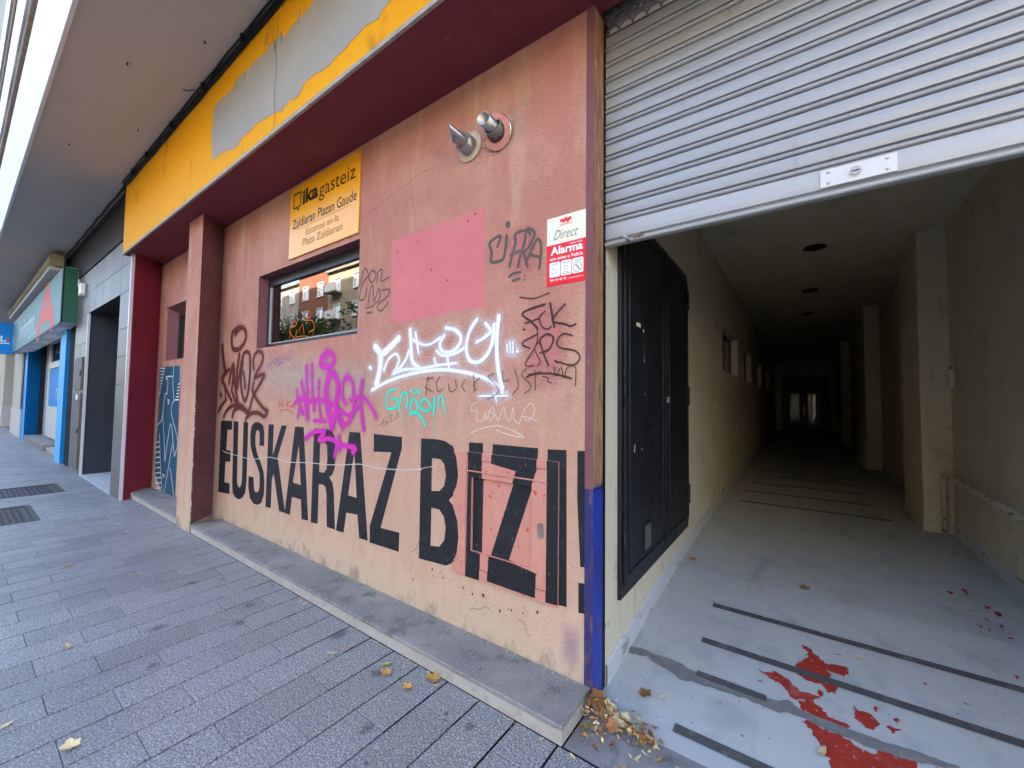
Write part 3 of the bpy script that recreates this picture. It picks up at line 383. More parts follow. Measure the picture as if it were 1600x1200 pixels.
mat('window_frame', (.022,.022,.024), .45, .4); mat('curtain', (.74,.70,.60), .9, .2, layers=[(9,.4,.7,(.36,.34,.29),.6,(4,4,.2))]); mat('dark_room', (.03,.028,.026), .9, .2)
mat('pipe_cream', (.60,.56,.43), .55, .3, layers=[(22,.57,.62,(.16,.06,.03),.9,(1,.4,1))]); mat('socket_white', (.66,.64,.60), .5, .4)
mat('cast_iron', (.055,.05,.05), .6, .5, .4, layers=[(60,.5,.7,(.13,.11,.10),.6)])
mat('vent_mesh', (.16,.16,.16), .6, .3)
tint_by_object(mat('leaf_brown', (.30,.13,.045), .7, .3, layers=[(60,.45,.7,(.18,.07,.025),.7)]), .3)
tint_by_object(mat('leaf_ochre', (.50,.27,.07), .65, .3, layers=[(60,.5,.7,(.32,.14,.04),.6)]), .25)
tint_by_object(mat('leaf_straw', (.58,.46,.24), .7, .3, layers=[(60,.5,.7,(.42,.30,.13),.6)]), .25)
tint_by_object(mat('leaf_green', (.26,.30,.06), .6, .3, layers=[(60,.5,.7,(.38,.30,.07),.6)]), .25)
mat('bark', (.10,.075,.055), .9, .2, layers=[(20,.45,.7,(.05,.04,.03),.7,(1,1,.3))], bump=[(30,.5,.01)])
tint_by_object(mat('foliage', (.10,.19,.045), .6, .3, layers=[(1.5,.4,.7,(.16,.24,.06),.7)]), .1)
mat('render_white', (.30,.29,.275), .9, .2, layers=[(1,.4,.8,(.25,.245,.23),.5)]); mat('render_terracotta', (.19,.085,.062), .9, .2); mat('render_cream', (.30,.265,.20), .9, .2); mat('stone_base', (.20,.19,.17), .9, .2)
mat('car_paint', (.3,.3,.32), .3, .5)
for nm, c, soft, dens, gr in (('spray_maroon',(.135,.030,.026),.30,.90,240),('spray_magenta',(.56,.030,.36),.22,.95,240),('spray_white',(.84,.86,.90),.45,.93,170),('spray_turquoise',(.02,.66,.48),.30,.92,260),
      ('marker_grey',(.105,.092,.075),.15,.95,220),('marker_dark',(.055,.032,.028),.25,.9,220),('marker_cream',(.72,.64,.54),.25,.85,260),('marker_red',(.55,.06,.035),.25,.85,260),('marker_blue',(.10,.08,.36),.25,.8,260),
      ('scratch_white',(.66,.62,.56),.4,.8,300),('spray_orange',(.62,.13,.008),.25,.9,260),('outline_grey',(.13,.105,.09),.25,.75,220),('scuff_pale',(.60,.46,.37),.95,.5,26),('patch_pink',(.58,.21,.185),.7,.6,40),('blue_haze',(.06,.06,.38),.98,.27,60),('gum',(.06,.06,.063),.9,.4,60),('mist_maroon',(.135,.03,.026),.98,.22,90),('mist_magenta',(.56,.03,.36),.98,.20,90),('mist_white',(.84,.86,.90),.98,.30,70),('gum_pale',(.36,.37,.37),.6,.7,90)):
    spray(nm, c, soft, density=dens, grain=gr)

def glass(name, ior=1.9, tint=(.75,.78,.76), rough=.0):
    m = bpy.data.materials.new(name); m.use_nodes = True; nt = m.node_tree; N = nt.nodes; L = nt.links; N.remove(N['Principled BSDF'])
    fr = N.new('ShaderNodeFresnel'); fr.inputs[0].default_value = ior
    gl = N.new('ShaderNodeBsdfGlossy'); gl.inputs['Roughness'].default_value = rough; gl.inputs['Color'].default_value = (.97,.98,.97,1)
    tr = N.new('ShaderNodeBsdfTransparent'); tr.inputs[0].default_value = (*tint,1)
    mx = N.new('ShaderNodeMixShader'); L.new(fr.outputs[0], mx.inputs[0]); L.new(tr.outputs[0], mx.inputs[1]); L.new(gl.outputs[0], mx.inputs[2])
    L.new(mx.outputs[0], N['Material Output'].inputs['Surface']); MATS[name] = m
glass('coated_glass', 2.5, (.45,.47,.45)); glass('clear_glass', 1.6, (.6,.65,.65)); glass('door_glass', 1.33, (.3,.32,.33)); 
def stain_and_shade_fade(name, z0, z1, col, op):
    """tone by height with a ragged upper edge: splash stain low down, wall shading painted in above"""
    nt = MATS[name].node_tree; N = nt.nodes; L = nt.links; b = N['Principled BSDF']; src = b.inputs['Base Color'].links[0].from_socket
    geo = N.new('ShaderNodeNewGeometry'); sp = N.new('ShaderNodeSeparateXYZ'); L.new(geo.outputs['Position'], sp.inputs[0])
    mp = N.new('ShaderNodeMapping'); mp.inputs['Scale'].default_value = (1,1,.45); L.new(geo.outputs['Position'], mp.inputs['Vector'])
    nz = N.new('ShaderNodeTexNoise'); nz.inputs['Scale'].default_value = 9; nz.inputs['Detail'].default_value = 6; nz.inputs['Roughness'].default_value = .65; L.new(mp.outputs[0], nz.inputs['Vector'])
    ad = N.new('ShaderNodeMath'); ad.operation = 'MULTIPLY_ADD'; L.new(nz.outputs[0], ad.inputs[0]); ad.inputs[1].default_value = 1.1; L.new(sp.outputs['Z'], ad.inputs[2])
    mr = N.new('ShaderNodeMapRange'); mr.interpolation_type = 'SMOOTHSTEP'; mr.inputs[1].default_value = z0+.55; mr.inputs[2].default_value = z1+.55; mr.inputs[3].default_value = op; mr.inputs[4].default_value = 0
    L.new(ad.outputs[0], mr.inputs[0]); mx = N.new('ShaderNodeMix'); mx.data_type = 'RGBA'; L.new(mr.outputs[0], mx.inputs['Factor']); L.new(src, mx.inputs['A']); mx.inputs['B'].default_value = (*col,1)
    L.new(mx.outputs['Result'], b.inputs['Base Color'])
stain_and_shade_fade('stucco', .35, 2.4, (.57,.40,.262), .62); stain_and_shade_fade('stucco', .02, .55, (.55,.43,.29), .7); stain_and_shade_fade('stucco', -.10, .16, (.20,.165,.125), .7)  # first call paints the wall's shaded-top gradient; the other two are stain and grime
m = MATS
# ================================================================ GROUND
side = MB().quad((-62,-3,-.012),(4,-3,-.012),(4,1.66,-.012),(-62,1.66,-.012)).build('sidewalk', m['joint_dirt']); tag(side, kind='structure')
ROW, LEN, X0, Y0 = .2225, .436, -2.882, .33
def stone_mesh(i):
    w, l, h, c = ROW-.0100, LEN-.0026, .05, .0016
    j = lambda a: random.uniform(-a, a)
    t = [(-w/2+c+j(.0006),-l/2+c+j(.0006),j(.0005)),(w/2-c+j(.0006),-l/2+c+j(.0006),j(.0005)),(w/2-c+j(.0006),l/2-c+j(.0006),j(.0005)),(-w/2+c+j(.0006),l/2-c+j(.0006),j(.0005))]
    b = [(-w/2,-l/2,-c*1.1),(w/2,-l/2,-c*1.1),(w/2,l/2,-c*1.1),(-w/2,l/2,-c*1.1)]; d = [(x,y,-h) for x,y,_ in b]
    return MB().add(t+b+d, [(0,1,2,3)]+[(4+i,4+(i+1)%4,(i+1)%4,i) for i in range(4)]+[(8+i,8+(i+1)%4,4+(i+1)%4,4+i) for i in range(4)]).mesh('paving_stone', m['granite'])
SM = [stone_mesh(i) for i in range(7)]
near, far = [], []
MAN = [(-10.35,-9.35,.40,1.12),(-8.6,-7.42,-.2,.70)]          # openings for the two cast-iron covers
def front_y(x): return 1.609
for k in range(-270, 20):
    xc = X0-ROW/2+k*ROW
    for n in range(-9, 5):
        yc = Y0+((k-0)%2)*.2165+n*LEN-LEN/2
        y1 = yc+LEN/2; lim = front_y(xc)
        if yc-LEN/2 > lim-.03: continue
        if any(a-.12 < xc < b+.12 and c-.1 < yc < d+.1 for a,b,c,d in MAN): far.append((xc,yc,y1 > lim, 2)); continue
        vis = y1 > .12 and xc < -.2
        (near if vis and y1 <= lim else far).append((xc,yc,y1 > lim, 0))
near.sort(key=lambda p: math.hypot(p[0],p[1])); far += near[300:]; near = near[:300]
for q, (x, y, _, _) in enumerate(near):
    inst('paving_stone', random.choice(SM), (x, y, random.uniform(-.0012,.0012)), side, (random.uniform(-.0015,.0015), random.uniform(-.0025,.0025), random.choice((0,pi))))
fb = MB()
for (x, y, cut, kind) in far:
    y0, y1 = y-LEN/2+.0016, y+LEN/2-.0016; x0, x1 = x-ROW/2+.005, x+ROW/2-.005
    if cut: y1 = min(y1, front_y(x)-.004)
    if y1-y0 < .03: continue
    rects = [(x0,x1,y0,y1)]
    for a,b,c,d in MAN:
        nr = []
        for (p0,p1,q0,q1) in rects:
            if p1 <= a or p0 >= b or q1 <= c or q0 >= d: nr.append((p0,p1,q0,q1)); continue
            if p0 < a: nr.append((p0,a,q0,q1))
            if p1 > b: nr.append((b,p1,q0,q1))
            pp0, pp1 = max(p0,a), min(p1,b)
            if q0 < c: nr.append((pp0,pp1,q0,c))
            if q1 > d: nr.append((pp0,pp1,d,q1))
        rects = nr
    for (p0,p1,q0,q1) in rects:
        if p1-p0 > .01 and q1-q0 > .01: 
            z = random.uniform(-.001,.001); c = .0025
            fb.add([(p0+c,q0+c,z),(p1-c,q0+c,z),(p1-c,q1-c,z),(p0+c,q1-c,z),(p0,q0,z-c),(p1,q0,z-c),(p1,q1,z-c),(p0,q1,z-c)],[(0,1,2,3)]+[(4+i,4+(i+1)%4,(i+1)%4,i) for i in range(4)])
tag(fb.build('paving_field', m['granite'], side), kind='stuff')
def disc(mb, x, y, z, r, n=14, seed=0, st=1.):
    vs = [(x,y,z)]
    for k in range(n):
        t = 2*pi*k/n; rr = r*(1+.35*mnoise.noise(Vector((cos(t)*1.3+seed*5.1, sin(t)*1.3, seed))))
        vs.append((x+cos(t)*rr, y+sin(t)*rr*st, z))
    mb.add(vs, [(0,k+1,(k+1)%n+1) for k in range(n)])
for i, (x, y, r, pale) in enumerate([(-1.62,1.17,.028,0),(-1.5,1.13,.022,1),(-1.47,1.06,.017,0),(-1.9,1.42,.045,0),(-3.05,1.18,.04,0),(-3.25,1.32,.05,0),(-2.95,.72,.03,0),(-4.0,1.2,.04,0),(-1.25,1.45,.03,0),(-2.4,1.5,.05,0),(-3.4,.85,.05,0)]):
    g = MB(); disc(g, x, y, .0034, r*1.25, seed=i, st=random.uniform(.6,1.5)); g.e = {q: (0. if q == 0 else 1.) for q in range(len(g.v))}; g.build('gum_spot', m['gum_pale' if pale else 'gum'], side)
tag(B(-70,40,-10.6,-3.12,-.40,-.13).build('road', m['asphalt']), kind='structure')
tag(B(-70,40,-3.12,-3.0,-.40,-.004).build('kerb', m['concrete']), kind='structure')
tag(B(-70,40,-20.2,-10.6,-.40,-.004).build('far_pavement', m['worn_grey']), kind='structure')
# two cast-iron covers
for (a,b,c,d), lab in zip(MAN, ('long dark cast iron cover in the paving in front of the grey doorway','dark cast iron cover in the paving in front of the crimson pillar')):
    o = empty('manhole_cover', ((a+b)/2,(c+d)/2,0), lab, 'manhole cover', 'cast iron covers in the pavement')
    fr = MB()
    for r_ in ((a,b,c,c+.05),(a,b,d-.05,d),(a,a+.05,c+.05,d-.05),(b-.05,b,c+.05,d-.05)): fr.box(*r_, -.02, .001)
    fr.build('frame', m['cast_iron'], o)
    lid = MB().box(a+.055,b-.055,c+.055,d-.055,-.03,-.008)
    nx, ny = int((b-a-.14)/.05), int((d-c-.14)/.05)
    for i in range(nx):
        for j in range(ny):
            x, y = a+.07+i*.05, c+.07+j*.05
            if (i+j)%2: lid.box(x,x+.036,y,y+.014,-.0085,-.003)
            else: lid.box(x+.011,x+.025,y-.010,y+.026,-.0085,-.003)
    lid.build('lid', m['cast_iron'], o)

# ================================================================ TERRACOTTA SHOPFRONT
WY = 1.90
shop = empty('terracotta_shopfront', (-3.3,1.9,0), 'terracotta painted shopfront covered in graffiti under a yellow fascia', 'shopfront')
WIN = (-4.75,-2.905,2.03,2.815); HAT = (-1.80,-1.04,.42,1.18)
w_ = MB()                                                   # one clean front sheet with the two openings, plus its thickness
for r_ in wall_holes(-5.80,-.89,0,3.6,[WIN,HAT]): w_.quad((r_[0],WY,r_[2]),(r_[1],WY,r_[2]),(r_[1],WY,r_[3]),(r_[0],WY,r_[3]))
w_.box(-5.80,WIN[0],WY+.001,2.1,0,3.6).box(WIN[1],HAT[0],WY+.001,2.1,0,3.6).box(HAT[1],-.892,WY+.001,2.02,0,3.6).box(WIN[0],WIN[1],WY+.001,2.1,0,WIN[2]).box(WIN[0],WIN[1],WY+.001,2.1,WIN[3],3.6)
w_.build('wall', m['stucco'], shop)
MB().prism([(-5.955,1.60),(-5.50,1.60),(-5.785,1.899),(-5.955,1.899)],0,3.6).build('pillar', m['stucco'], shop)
MB().quad((-5.4985,1.601,.0915),(-5.4985,1.601,3.6),(-5.784,1.9,3.6),(-5.784,1.9,.0915)).build('pillar_side', m['reveal_paint'], shop)
chips = MB()
for i in range(60):
    z = .09+(i/60)**1.5*1.5; s = random.uniform(.004,.016)
    chips.box(-5.503-s*.5,-5.497,1.598,1.601+s*.6,z,z+s*random.uniform(.6,2))
tag(chips.build('chipped_edge', m['rosette_paint'], shop), kind='stuff')
# recess on the left of the pillar
SW = (-8.02,-6.95,2.05,2.88)
rc = MB()
for r_ in wall_holes(-8.36,-5.95,0,3.6,[SW]): rc.box(r_[0],r_[1],1.901,1.93,r_[2],r_[3])
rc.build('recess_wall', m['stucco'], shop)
MB().prism([(-8.03,1.512),(-7.93,1.512),(-8.30,1.9),(-8.38,1.9)],0,3.6).build('end_pillar', m['crimson_paint'], shop)
# soffit and fascia
MB().box(-8.156,-.845,1.424,2.1,3.601,3.627).box(-.845,2.6,1.424,1.962,3.601,3.627).build('soffit', m['maroon_paint'], shop)
fa = B(-8.156,3.2,1.409,1.475,3.630,4.69).build('fascia', m['yellow_paint'], shop)
B(-8.160,3.2,1.404,1.4235,3.598,3.628).build('fascia_lip', m['concrete'], shop)
mb = MB(); 
fp = rag(FASCIA_PATCH, .03, .012, 3, .008)
for t in tess(fp): mb.add([(x,1.4065,z) for x,z in t], [(0,1,2)])
mb.build('grey_overpaint', m['fascia_grey'], fa)
mb = MB()
brush(mb, [(.006,[(-3.36+.012*math.sin(i*1.7),3.64+i*.105) for i in range(10)])], 1.4045, grow=1)
mb.build('joint_crack', m['marker_dark'], fa)
mb = MB()
random.seed(21)
for i in range(26):                                        # roller and drip ends along the top of the grey patch
    x = random.uniform(-4.4,-2.6); z = 4.37; mb.box(x,x+random.uniform(.008,.03),1.4055,1.4068,z-.06,z+random.uniform(.0,.05))
tag(mb.build('roller_marks', m['fascia_grey'], fa), kind='stuff')
# plinth step in front of both walls
def step(x0, x1, cuts, name):
    B(x0+.004,x1-.004,1.606,WY,0,.066).build('riser', m['concrete'], shop, .003)
    xs = [x0]+cuts+[x1]
    for a,b in zip(xs, xs[1:]): B(a+.0015,b-.0015,1.60,WY-.001,.067,.091).build('step_slab', m['step_stone'], shop, .004)
step(-5.49,-.856,[-4.1,-2.55],'a'); step(-8.22,-5.96,[-7.1],'b')
# ---- main window
wx0,wx1,wz0,wz1 = WIN; GY = 2.015
rv = MB().quad((wx0+.001,WY,wz0),(wx0+.001,2.1,wz0),(wx0+.001,2.1,wz1),(wx0+.001,WY,wz1)).quad((wx0,WY,wz1-.001),(wx1,WY,wz1-.001),(wx1,2.1,wz1-.001),(wx0,2.1,wz1-.001)).quad((wx1-.001,WY,wz0),(wx1-.001,2.1,wz0),(wx1-.001,2.1,wz1),(wx1-.001,WY,wz1)).quad((wx0,WY,wz0+.001),(wx1,WY,wz0+.001),(wx1,2.1,wz0+.001),(wx0,2.1,wz0+.001))
win = MB()
f = .055
for r_ in ((wx0+.003,wx1-.003,wz1-f-.045,wz1-.003),(wx0+.003,wx1-.003,wz0+.003,wz0+f),(wx0+.003,wx0+f*.7,wz0+f,wz1-f-.045),(wx1-f*.7,wx1-.003,wz0+f,wz1-f-.045)): win.box(r_[0],r_[1],GY-.02,GY+.04,r_[2],r_[3])
win = win.build('window', m['window_frame'], shop, .003)
rv.build('reveal', m['reveal_paint'], win)
bead = MB()
for r_ in ((wx0+f*.7,wx1-f*.7,wz0+f,wz0+f+.012),(wx0+f*.7,wx0+f*.7+.02,wz0+f+.012,wz1-f-.045)): bead.box(r_[0],r_[1],GY-.012,GY+.01,r_[2],r_[3])
bead.build('glazing_bead', m['frame_grey'], win)
MB().quad((wx0+f*.7,GY,wz0+f),(wx1-f*.7,GY,wz0+f),(wx1-f*.7,GY,wz1-f-.045),(wx0+f*.7,GY,wz1-f-.045)).build('pane', m['coated_glass'], win)
mb = MB(); brush(mb, GLASS_TAG, GY-.0015, grow=.75); mb.build('orange_tag', m['spray_orange'], win)
ct = MB(); n = 40
for i in range(n):
    xa, xb = -4.70+i*.26/n, -4.70+(i+1)*.26/n; ya, yb = 2.16+.015*sin(i*1.3), 2.16+.015*sin((i+1)*1.3)
    ct.add([(xa,ya,1.9),(xb,yb,1.9),(xb,yb,2.82),(xa,ya,2.82)],[(0,1,2,3)],True)
ct.build('curtain', m['curtain'], win)
rm = MB().quad((-5.5,4.2,.3),(-1.2,4.2,.3),(-1.2,4.2,3.4),(-5.5,4.2,3.4)).quad((-5.5,2.11,.3),(-5.5,4.2,.3),(-5.5,4.2,3.4),(-5.5,2.11,3.4)).quad((-1.2,2.11,.3),(-1.2,4.2,.3),(-1.2,4.2,3.4),(-1.2,2.11,3.4)).quad((-5.5,2.11,3.4),(-1.2,2.11,3.4),(-1.2,4.2,3.4),(-5.5,4.2,3.4)).quad((-5.5,2.11,.3),(-1.2,2.11,.3),(-1.2,4.2,.3),(-5.5,4.2,.3))
rm.build('room_interior', m['dark_room'], shop)
# ---- small window of the recess
a0,a1,b0,b1 = SW
sw = MB()
for r_ in ((a0+.20,a1,b1-.14,b1-.10),(a0+.20,a1,b0+.01,b0+.05),(a0+.20,a0+.235,b0+.05,b1-.14)): sw.box(r_[0],r_[1],2.02,2.06,r_[2],r_[3])
sw = sw.build('small_window', m['window_frame'], shop)
MB().quad((a0+.235,2.04,b0+.05),(a1,2.04,b0+.05),(a1,2.04,b1-.14),(a0+.235,2.04,b1-.14)).build('pane', m['coated_glass'], sw)
MB().quad((a0,1.93,b0),(a0+.19,2.07,b0),(a0+.19,2.07,b1),(a0,1.93,b1)).quad((a0,1.93,b1),(a1,1.93,b1),(a1,2.07,b1-.09),(a0,2.07,b1-.09)).quad((a0,1.93,b0),(a1,1.93,b0),(a1,2.07,b0+.01),(a0,2.07,b0+.01)).build('reveal', m['reveal_paint'], sw)
MB().quad((a0,2.25,b0-.2),(a1+.6,2.25,b0-.2),(a1+.6,2.25,b1+.2),(a0,2.25,b1+.2)).build('blind', m['curtain'], sw)
# ---- blue mural on the recess wall
mu = flat_wall('mural_panel', MURAL_FIELD, 1.8985, m['mural_blue'], shop); tag(mu, 'dark blue mural panel with white line drawing')
mb = MB(); brush(mb, [(max(w,.016),p) for w,p in MURAL_LINES], 1.8965, grow=1.0); mb.build('white_outline', m['mural_white'], mu)
# ---- utility hatch set in the wall
hx0,hx1,hz0,hz1 = HAT; DO = (-1.69,-1.11,.485,1.13); PN = (-1.65,-1.21,.58,1.028)
ht = MB()
for r_ in wall_holes(hx0,hx1,hz0,hz1,[(DO[0]-.004,DO[1]+.004,DO[2]-.004,DO[3]+.004)]): ht.box(r_[0],r_[1],1.890,1.96,r_[2],r_[3])
hatch = ht.build('utility_hatch', m['hatch_paint'], shop)
dd = MB()
for r_ in wall_holes(DO[0],DO[1],DO[2],DO[3],[PN]): dd.box(r_[0],r_[1],1.8935,1.93,r_[2],r_[3])
dd.box(PN[0],PN[1],1.912,1.93,PN[2],PN[3]); dd.build('hatch_door', m['hatch_paint'], hatch)
hd = MB()
pts = [( -1.148+.016*cos(t)*(1), .798+.016*sin(t)+(.026 if sin(t)>0 else -.026)) for t in [2*pi*i/20 for i in range(20)]]
n = len(pts); hd.add([(x,1.8935,z) for x,z in pts]+[(x,1.884,z) for x,z in pts], [tuple(range(n,2*n))]+[(i,(i+1)%n,n+(i+1)%n,n+i) for i in range(n)])
hd.box(-1.153,-1.143,1.881,1.8838,.782,.814); hd.build('handle', m['old_steel'], hatch)
tr = MB().box(DO[0]+.01,DO[1]-.01,1.8855,1.8932,1.062,1.069); tr.build('drip_edge', m['hatch_paint'], hatch)
# ---- big black lettering: laid on the wall, the hatch frame, its door and its panel
REG = [(r_,WY) for r_ in wall_holes(-5.80,-.89,0,3.6,[HAT])]+[(r_,1.890) for r_ in wall_holes(*HAT,[DO])]+[(r_,1.8935) for r_ in wall_holes(*DO,[PN])]+[(PN,1.912)]
for (outer, holes), ch in zip(LETTERS, ['E','U','S','K','A','R','A','Z','B','I','Z','I','!','!']):
    mb = MB()
    for t in tess(outer, holes):
        for r_, yy in REG:
            q = clip_poly([tuple(p) for p in t], r_)
            if len(q) >= 3: mb.add([(x,yy-.0012,z) for x,z in q], [tuple(range(len(q)))])
    tag(mb.build('painted_letter', m['black_paint'], shop), 'black painted letter %s of the slogan' % ch if ch != '!' else 'black painted exclamation mark')
# ---- paint patches, graffiti and scuffs
flat_wall('pink_patch', rag([(-2.495,2.70),(-1.583,2.71),(-1.574,2.082),(-2.475,2.062)], .06, .004, 5), WY-.0012, m['pink_paint'], shop)
def soft_patch(name, x0, x1, z0, z1, m_, y=WY-.0010, n=8, seed=0):
    """a patch with rim vertices marked, so that its paint fades into the wall"""
    mb = MB(); N = 10; base = 0
    for i in range(N+1):
        for j in range(N+1):
            u, v = i/N, j/N; e = min(1, (abs(2*u-1)**4+abs(2*v-1)**4)**.25); 
            q_ = min(.06, .12*(x1-x0), .12*(z1-z0)); dx = mnoise.noise(Vector((u*3,v*3,seed)))*q_; 
            mb.e[len(mb.v)] = e; mb.v.append((x0+(x1-x0)*u+dx, y, z0+(z1-z0)*v+mnoise.noise(Vector((u*3+9,v*3,seed)))*q_))
    for i in range(N):
        for j in range(N): a = i*(N+1)+j; mb.f.append([a,a+N+1,a+N+2,a+1]); mb.smooth.append(False)
    return mb.build(name, m_, shop)
soft_patch('pink_overpaint', -1.32,-.96,1.52,2.13, m['patch_pink'], WY-.0006, seed=1); soft_patch('pink_overpaint', -1.42,-1.18,2.2,2.55, m['patch_pink'], WY-.0007, seed=2)
for i,(a,b,c,d) in enumerate([(-4.9,-3.2,1.42,2.0),(-4.3,-3.0,1.30,1.95),(-3.4,-2.5,1.35,1.9),(-5.3,-4.6,1.5,1.9),(-1.8,-1.2,3.02,3.3)]): soft_patch('scuffed_patch', a,b,c,d, m['scuff_pale'], WY-.0007-.00005*i, seed=3+i)
soft_patch('blue_overspray', -1.04,-.893,.10,.40, m['blue_haze'], WY-.0011, seed=12)
def tagp(key, m_, y, label, grow=1.2, taper=0.):
    mb = MB(); brush(mb, key, y, grow=grow, taper=taper); o = tag(mb.build('graffiti_tag', m_, shop), label)
    mist = {'spray_maroon':'mist_maroon','spray_magenta':'mist_magenta','spray_white':'mist_white'}.get(m_.name)
    if mist:                                                # the fine overspray round a sprayed line
        mb = MB(); brush(mb, [(w+.05, p) for w, p in key], y+.0009, dy=.00002, grow=1.6); mb.build('overspray', m[mist], o)
    return o
tagp(SCRATCH_LINE, m['scratch_white'], WY-.0022, 'thin white scratched line across the black letters', 1.0)
tagp(TAG_MAROON, m['spray_maroon'], WY-.0018, 'dark maroon sprayed tag with a halo left of the window', 1.25)
tagp(TAG_MAGENTA, m['spray_magenta'], WY-.0030, 'magenta sprayed tag running down over the black letters', 1.2)
tagp(TAG_TURQUOISE, m['spray_turquoise'], WY-.0018, 'turquoise sprayed tag with drips', 1.2)
tagp(TAG_WHITE, m['spray_white'], WY-.0020, 'large white sprayed tag under the pink patch', 1.4)
tagp(TAG_GREY, m['marker_grey'], WY-.0018, 'grey CIFRA tag beside the alarm sticker', 1.1)
tagp(TAG_DARK_LETTERS, m['marker_dark'], WY-.0024, 'dark FCK APS letters under the alarm sticker', 1.2)
tagp(TAG_THIN_LINE, m['marker_dark'], WY-.0075, 'thin dark handwriting below the white tag', 1.1)
tagp(TAG_CREAM_SCRIPT, m['marker_cream'], WY-.0018, 'thin cream script signature above the slogan', 1.1)
tagp(TAG_RED_SCRIPT, m['marker_red'], WY-.0018, 'small red scribble beside the magenta tag', 1.1)
tagp(TAG_BLUE_SCRIPT, m['marker_blue'], WY-.0018, 'small blue scribble under the window', 1.1)
tagp(TAG_THIN_INITIALS, m['marker_dark'], WY-.0018, 'faint thin initials under the turquoise tag', 1.0)
tagp(TAG_GREY_OUTLINE, m['outline_grey'], WY-.0018, 'grey outlined tag right of the window', 1.1)
mb = MB(); random.seed(5)
for i in range(18):
    x, z = random.uniform(-2.2,-1.15), .34+random.gauss(0,.03); r = random.uniform(.003,.008)
    vs = [(x+cos(k*pi/4)*r,WY-.0014,z+sin(k*pi/4)*r*1.4) for k in range(8)]; mb.add(vs,[tuple(range(8))])
for x,z in ((-5.2,2.6),(-2.2,2.63),(-1.66,2.69),(-1.72,2.66),(-2.42,2.6),(-1.9,2.3),(-2.05,2.4),(-3.0,2.9)):
    r = .008; mb.add([(x+cos(k*pi/4)*r,WY-.0016,z+sin(k*pi/4)*r) for k in range(8)],[tuple(range(8))])
tag(mb.build('wall_specks', m['maroon_paint'], shop), kind='stuff')
mb = MB(); random.seed(11)
cr = []
for (x,z,dx,dz,n) in ((-2.88,2.98,.07,.018,12),(-2.3,3.12,.01,-.05,6),(-5.6,1.0,.06,-.02,5),(-3.4,.55,.03,.04,5),(-1.65,.22,.03,.02,6),(-1.3,.28,.02,-.02,5),(-2.2,.45,.03,.03,6)):
    p = [(x,z)]
    for i in range(n): p.append((p[-1][0]+dx*random.uniform(.5,1.5), p[-1][1]+dz*random.uniform(-.4,1.8)))
    cr.append((.0035,p))
brush(mb, cr, WY-.0013, grow=1); tag(mb.build('plaster_cracks', m['outline_grey'], shop), kind='stuff')
# crumbs along the foot of the wall
mb = MB(); random.seed(31)
for i in range(260):
    x = random.uniform(-5.4,-.9); s = random.uniform(.0015,.006); y = WY-abs(random.gauss(0,.02))-.004; z = .0912
    mb.add([(x-s,y-s*.6,z),(x+s,y-s*.5,z),(x+s*.4,y+s*.7,z),(x,y,z+s*.7)],[(0,1,3),(1,2,3),(2,0,3)])
tag(mb.build('plaster_crumbs', m['rosette_paint'], shop), kind='stuff')
# ================================================================ THINGS ON THE TERRACOTTA WALL
# ---- yellow office plaque
pq = empty('office_sign', (-3.49,1.88,2.86), 'yellow ika gasteiz name plate above the window', 'sign')
B(-4.072,-2.912,1.884,1.898,2.862,3.563).build('panel', m['plaque_yellow'], pq, .002)
PY = 1.8825
mb = MB()
brush(mb, [(.016,[(-3.868,3.36),(-3.866,3.488)]),(.016,[(-3.862,3.488),(-3.997,3.488)]),(.016,[(-3.997,3.488),(-3.997,3.352)]),(.016,[(-3.997,3.352),(-3.935,3.352)]),(.016,[(-3.935,3.352),(-3.905,3.322)]),(.016,[(-3.905,3.322),(-3.902,3.352)]),(.016,[(-3.902,3.354),(-3.868,3.356)])], PY, grow=1)
mb.build('speech_bubble_logo', m['print_black'], pq)
text('lettering','ika',-3.828,-3.552,3.345,3.492,PY,m['print_black'],pq,.035,0,True)
text('lettering','gasteiz',-3.535,-2.965,3.295,3.462,PY,m['print_black'],pq,0.,0,True)
text('lettering','Zaldiaran Plazan Gaude',-4.005,-2.944,3.145,3.238,PY,m['print_black'],pq,.004)
mb = MB().quad((-3.94,PY,3.124),(-3.04,PY,3.124),(-3.04,PY,3.1285),(-3.94,PY,3.1285)); mb.build('rule_line', m['print_faded'], pq)
text('lettering','Estamos en la',-3.748,-3.20,3.035,3.10,PY,m['print_faded'],pq)
text('lettering','Plaza Zaldiaran',-3.803,-3.14,2.94,3.012,PY,m['print_faded'],pq)
for x,z in ((-4.05,2.885),(-2.935,2.885),(-4.05,3.54),(-2.935,3.54)): MB().tube([(x,1.8838,z),(x,1.880,z)],.008,10).build('screw', m['steel'], pq)
# ---- alarm sticker
st = empty('alarm_sticker', (-1.005,1.897,2.13), 'red and cream alarm notice stuck on the wall beside the shutter post', 'sticker')
B(-1.127,-.8865,1.8972,1.8988,2.134,2.361).build('red_field', m['sticker_red'], st); B(-1.127,-.8865,1.8972,1.8988,2.3615,2.513).build('cream_field', m['sticker_cream'], st)
SY = 1.8962
mb = MB(); random.seed(2)
for i,(x,z,r) in enumerate([(-1.034,2.486,.012),(-1.010,2.487,.013),(-.986,2.486,.012),(-1.022,2.476,.008),(-.998,2.474,.009)]): mb.add([(x+cos(k*pi/6)*r,SY-.0001*i,z+sin(k*pi/6)*r*.8) for k in range(12)],[tuple(range(12))])
mb.build('dot_logo', m['sticker_red'], st)
text('lettering','SECURITAS',-1.045,-.972,2.456,2.465,SY,m['sticker_red'],st,.01)
text('lettering','Direct',-1.085,-.935,2.385,2.437,SY,m['sticker_grey'],st,-.005,.45,True)
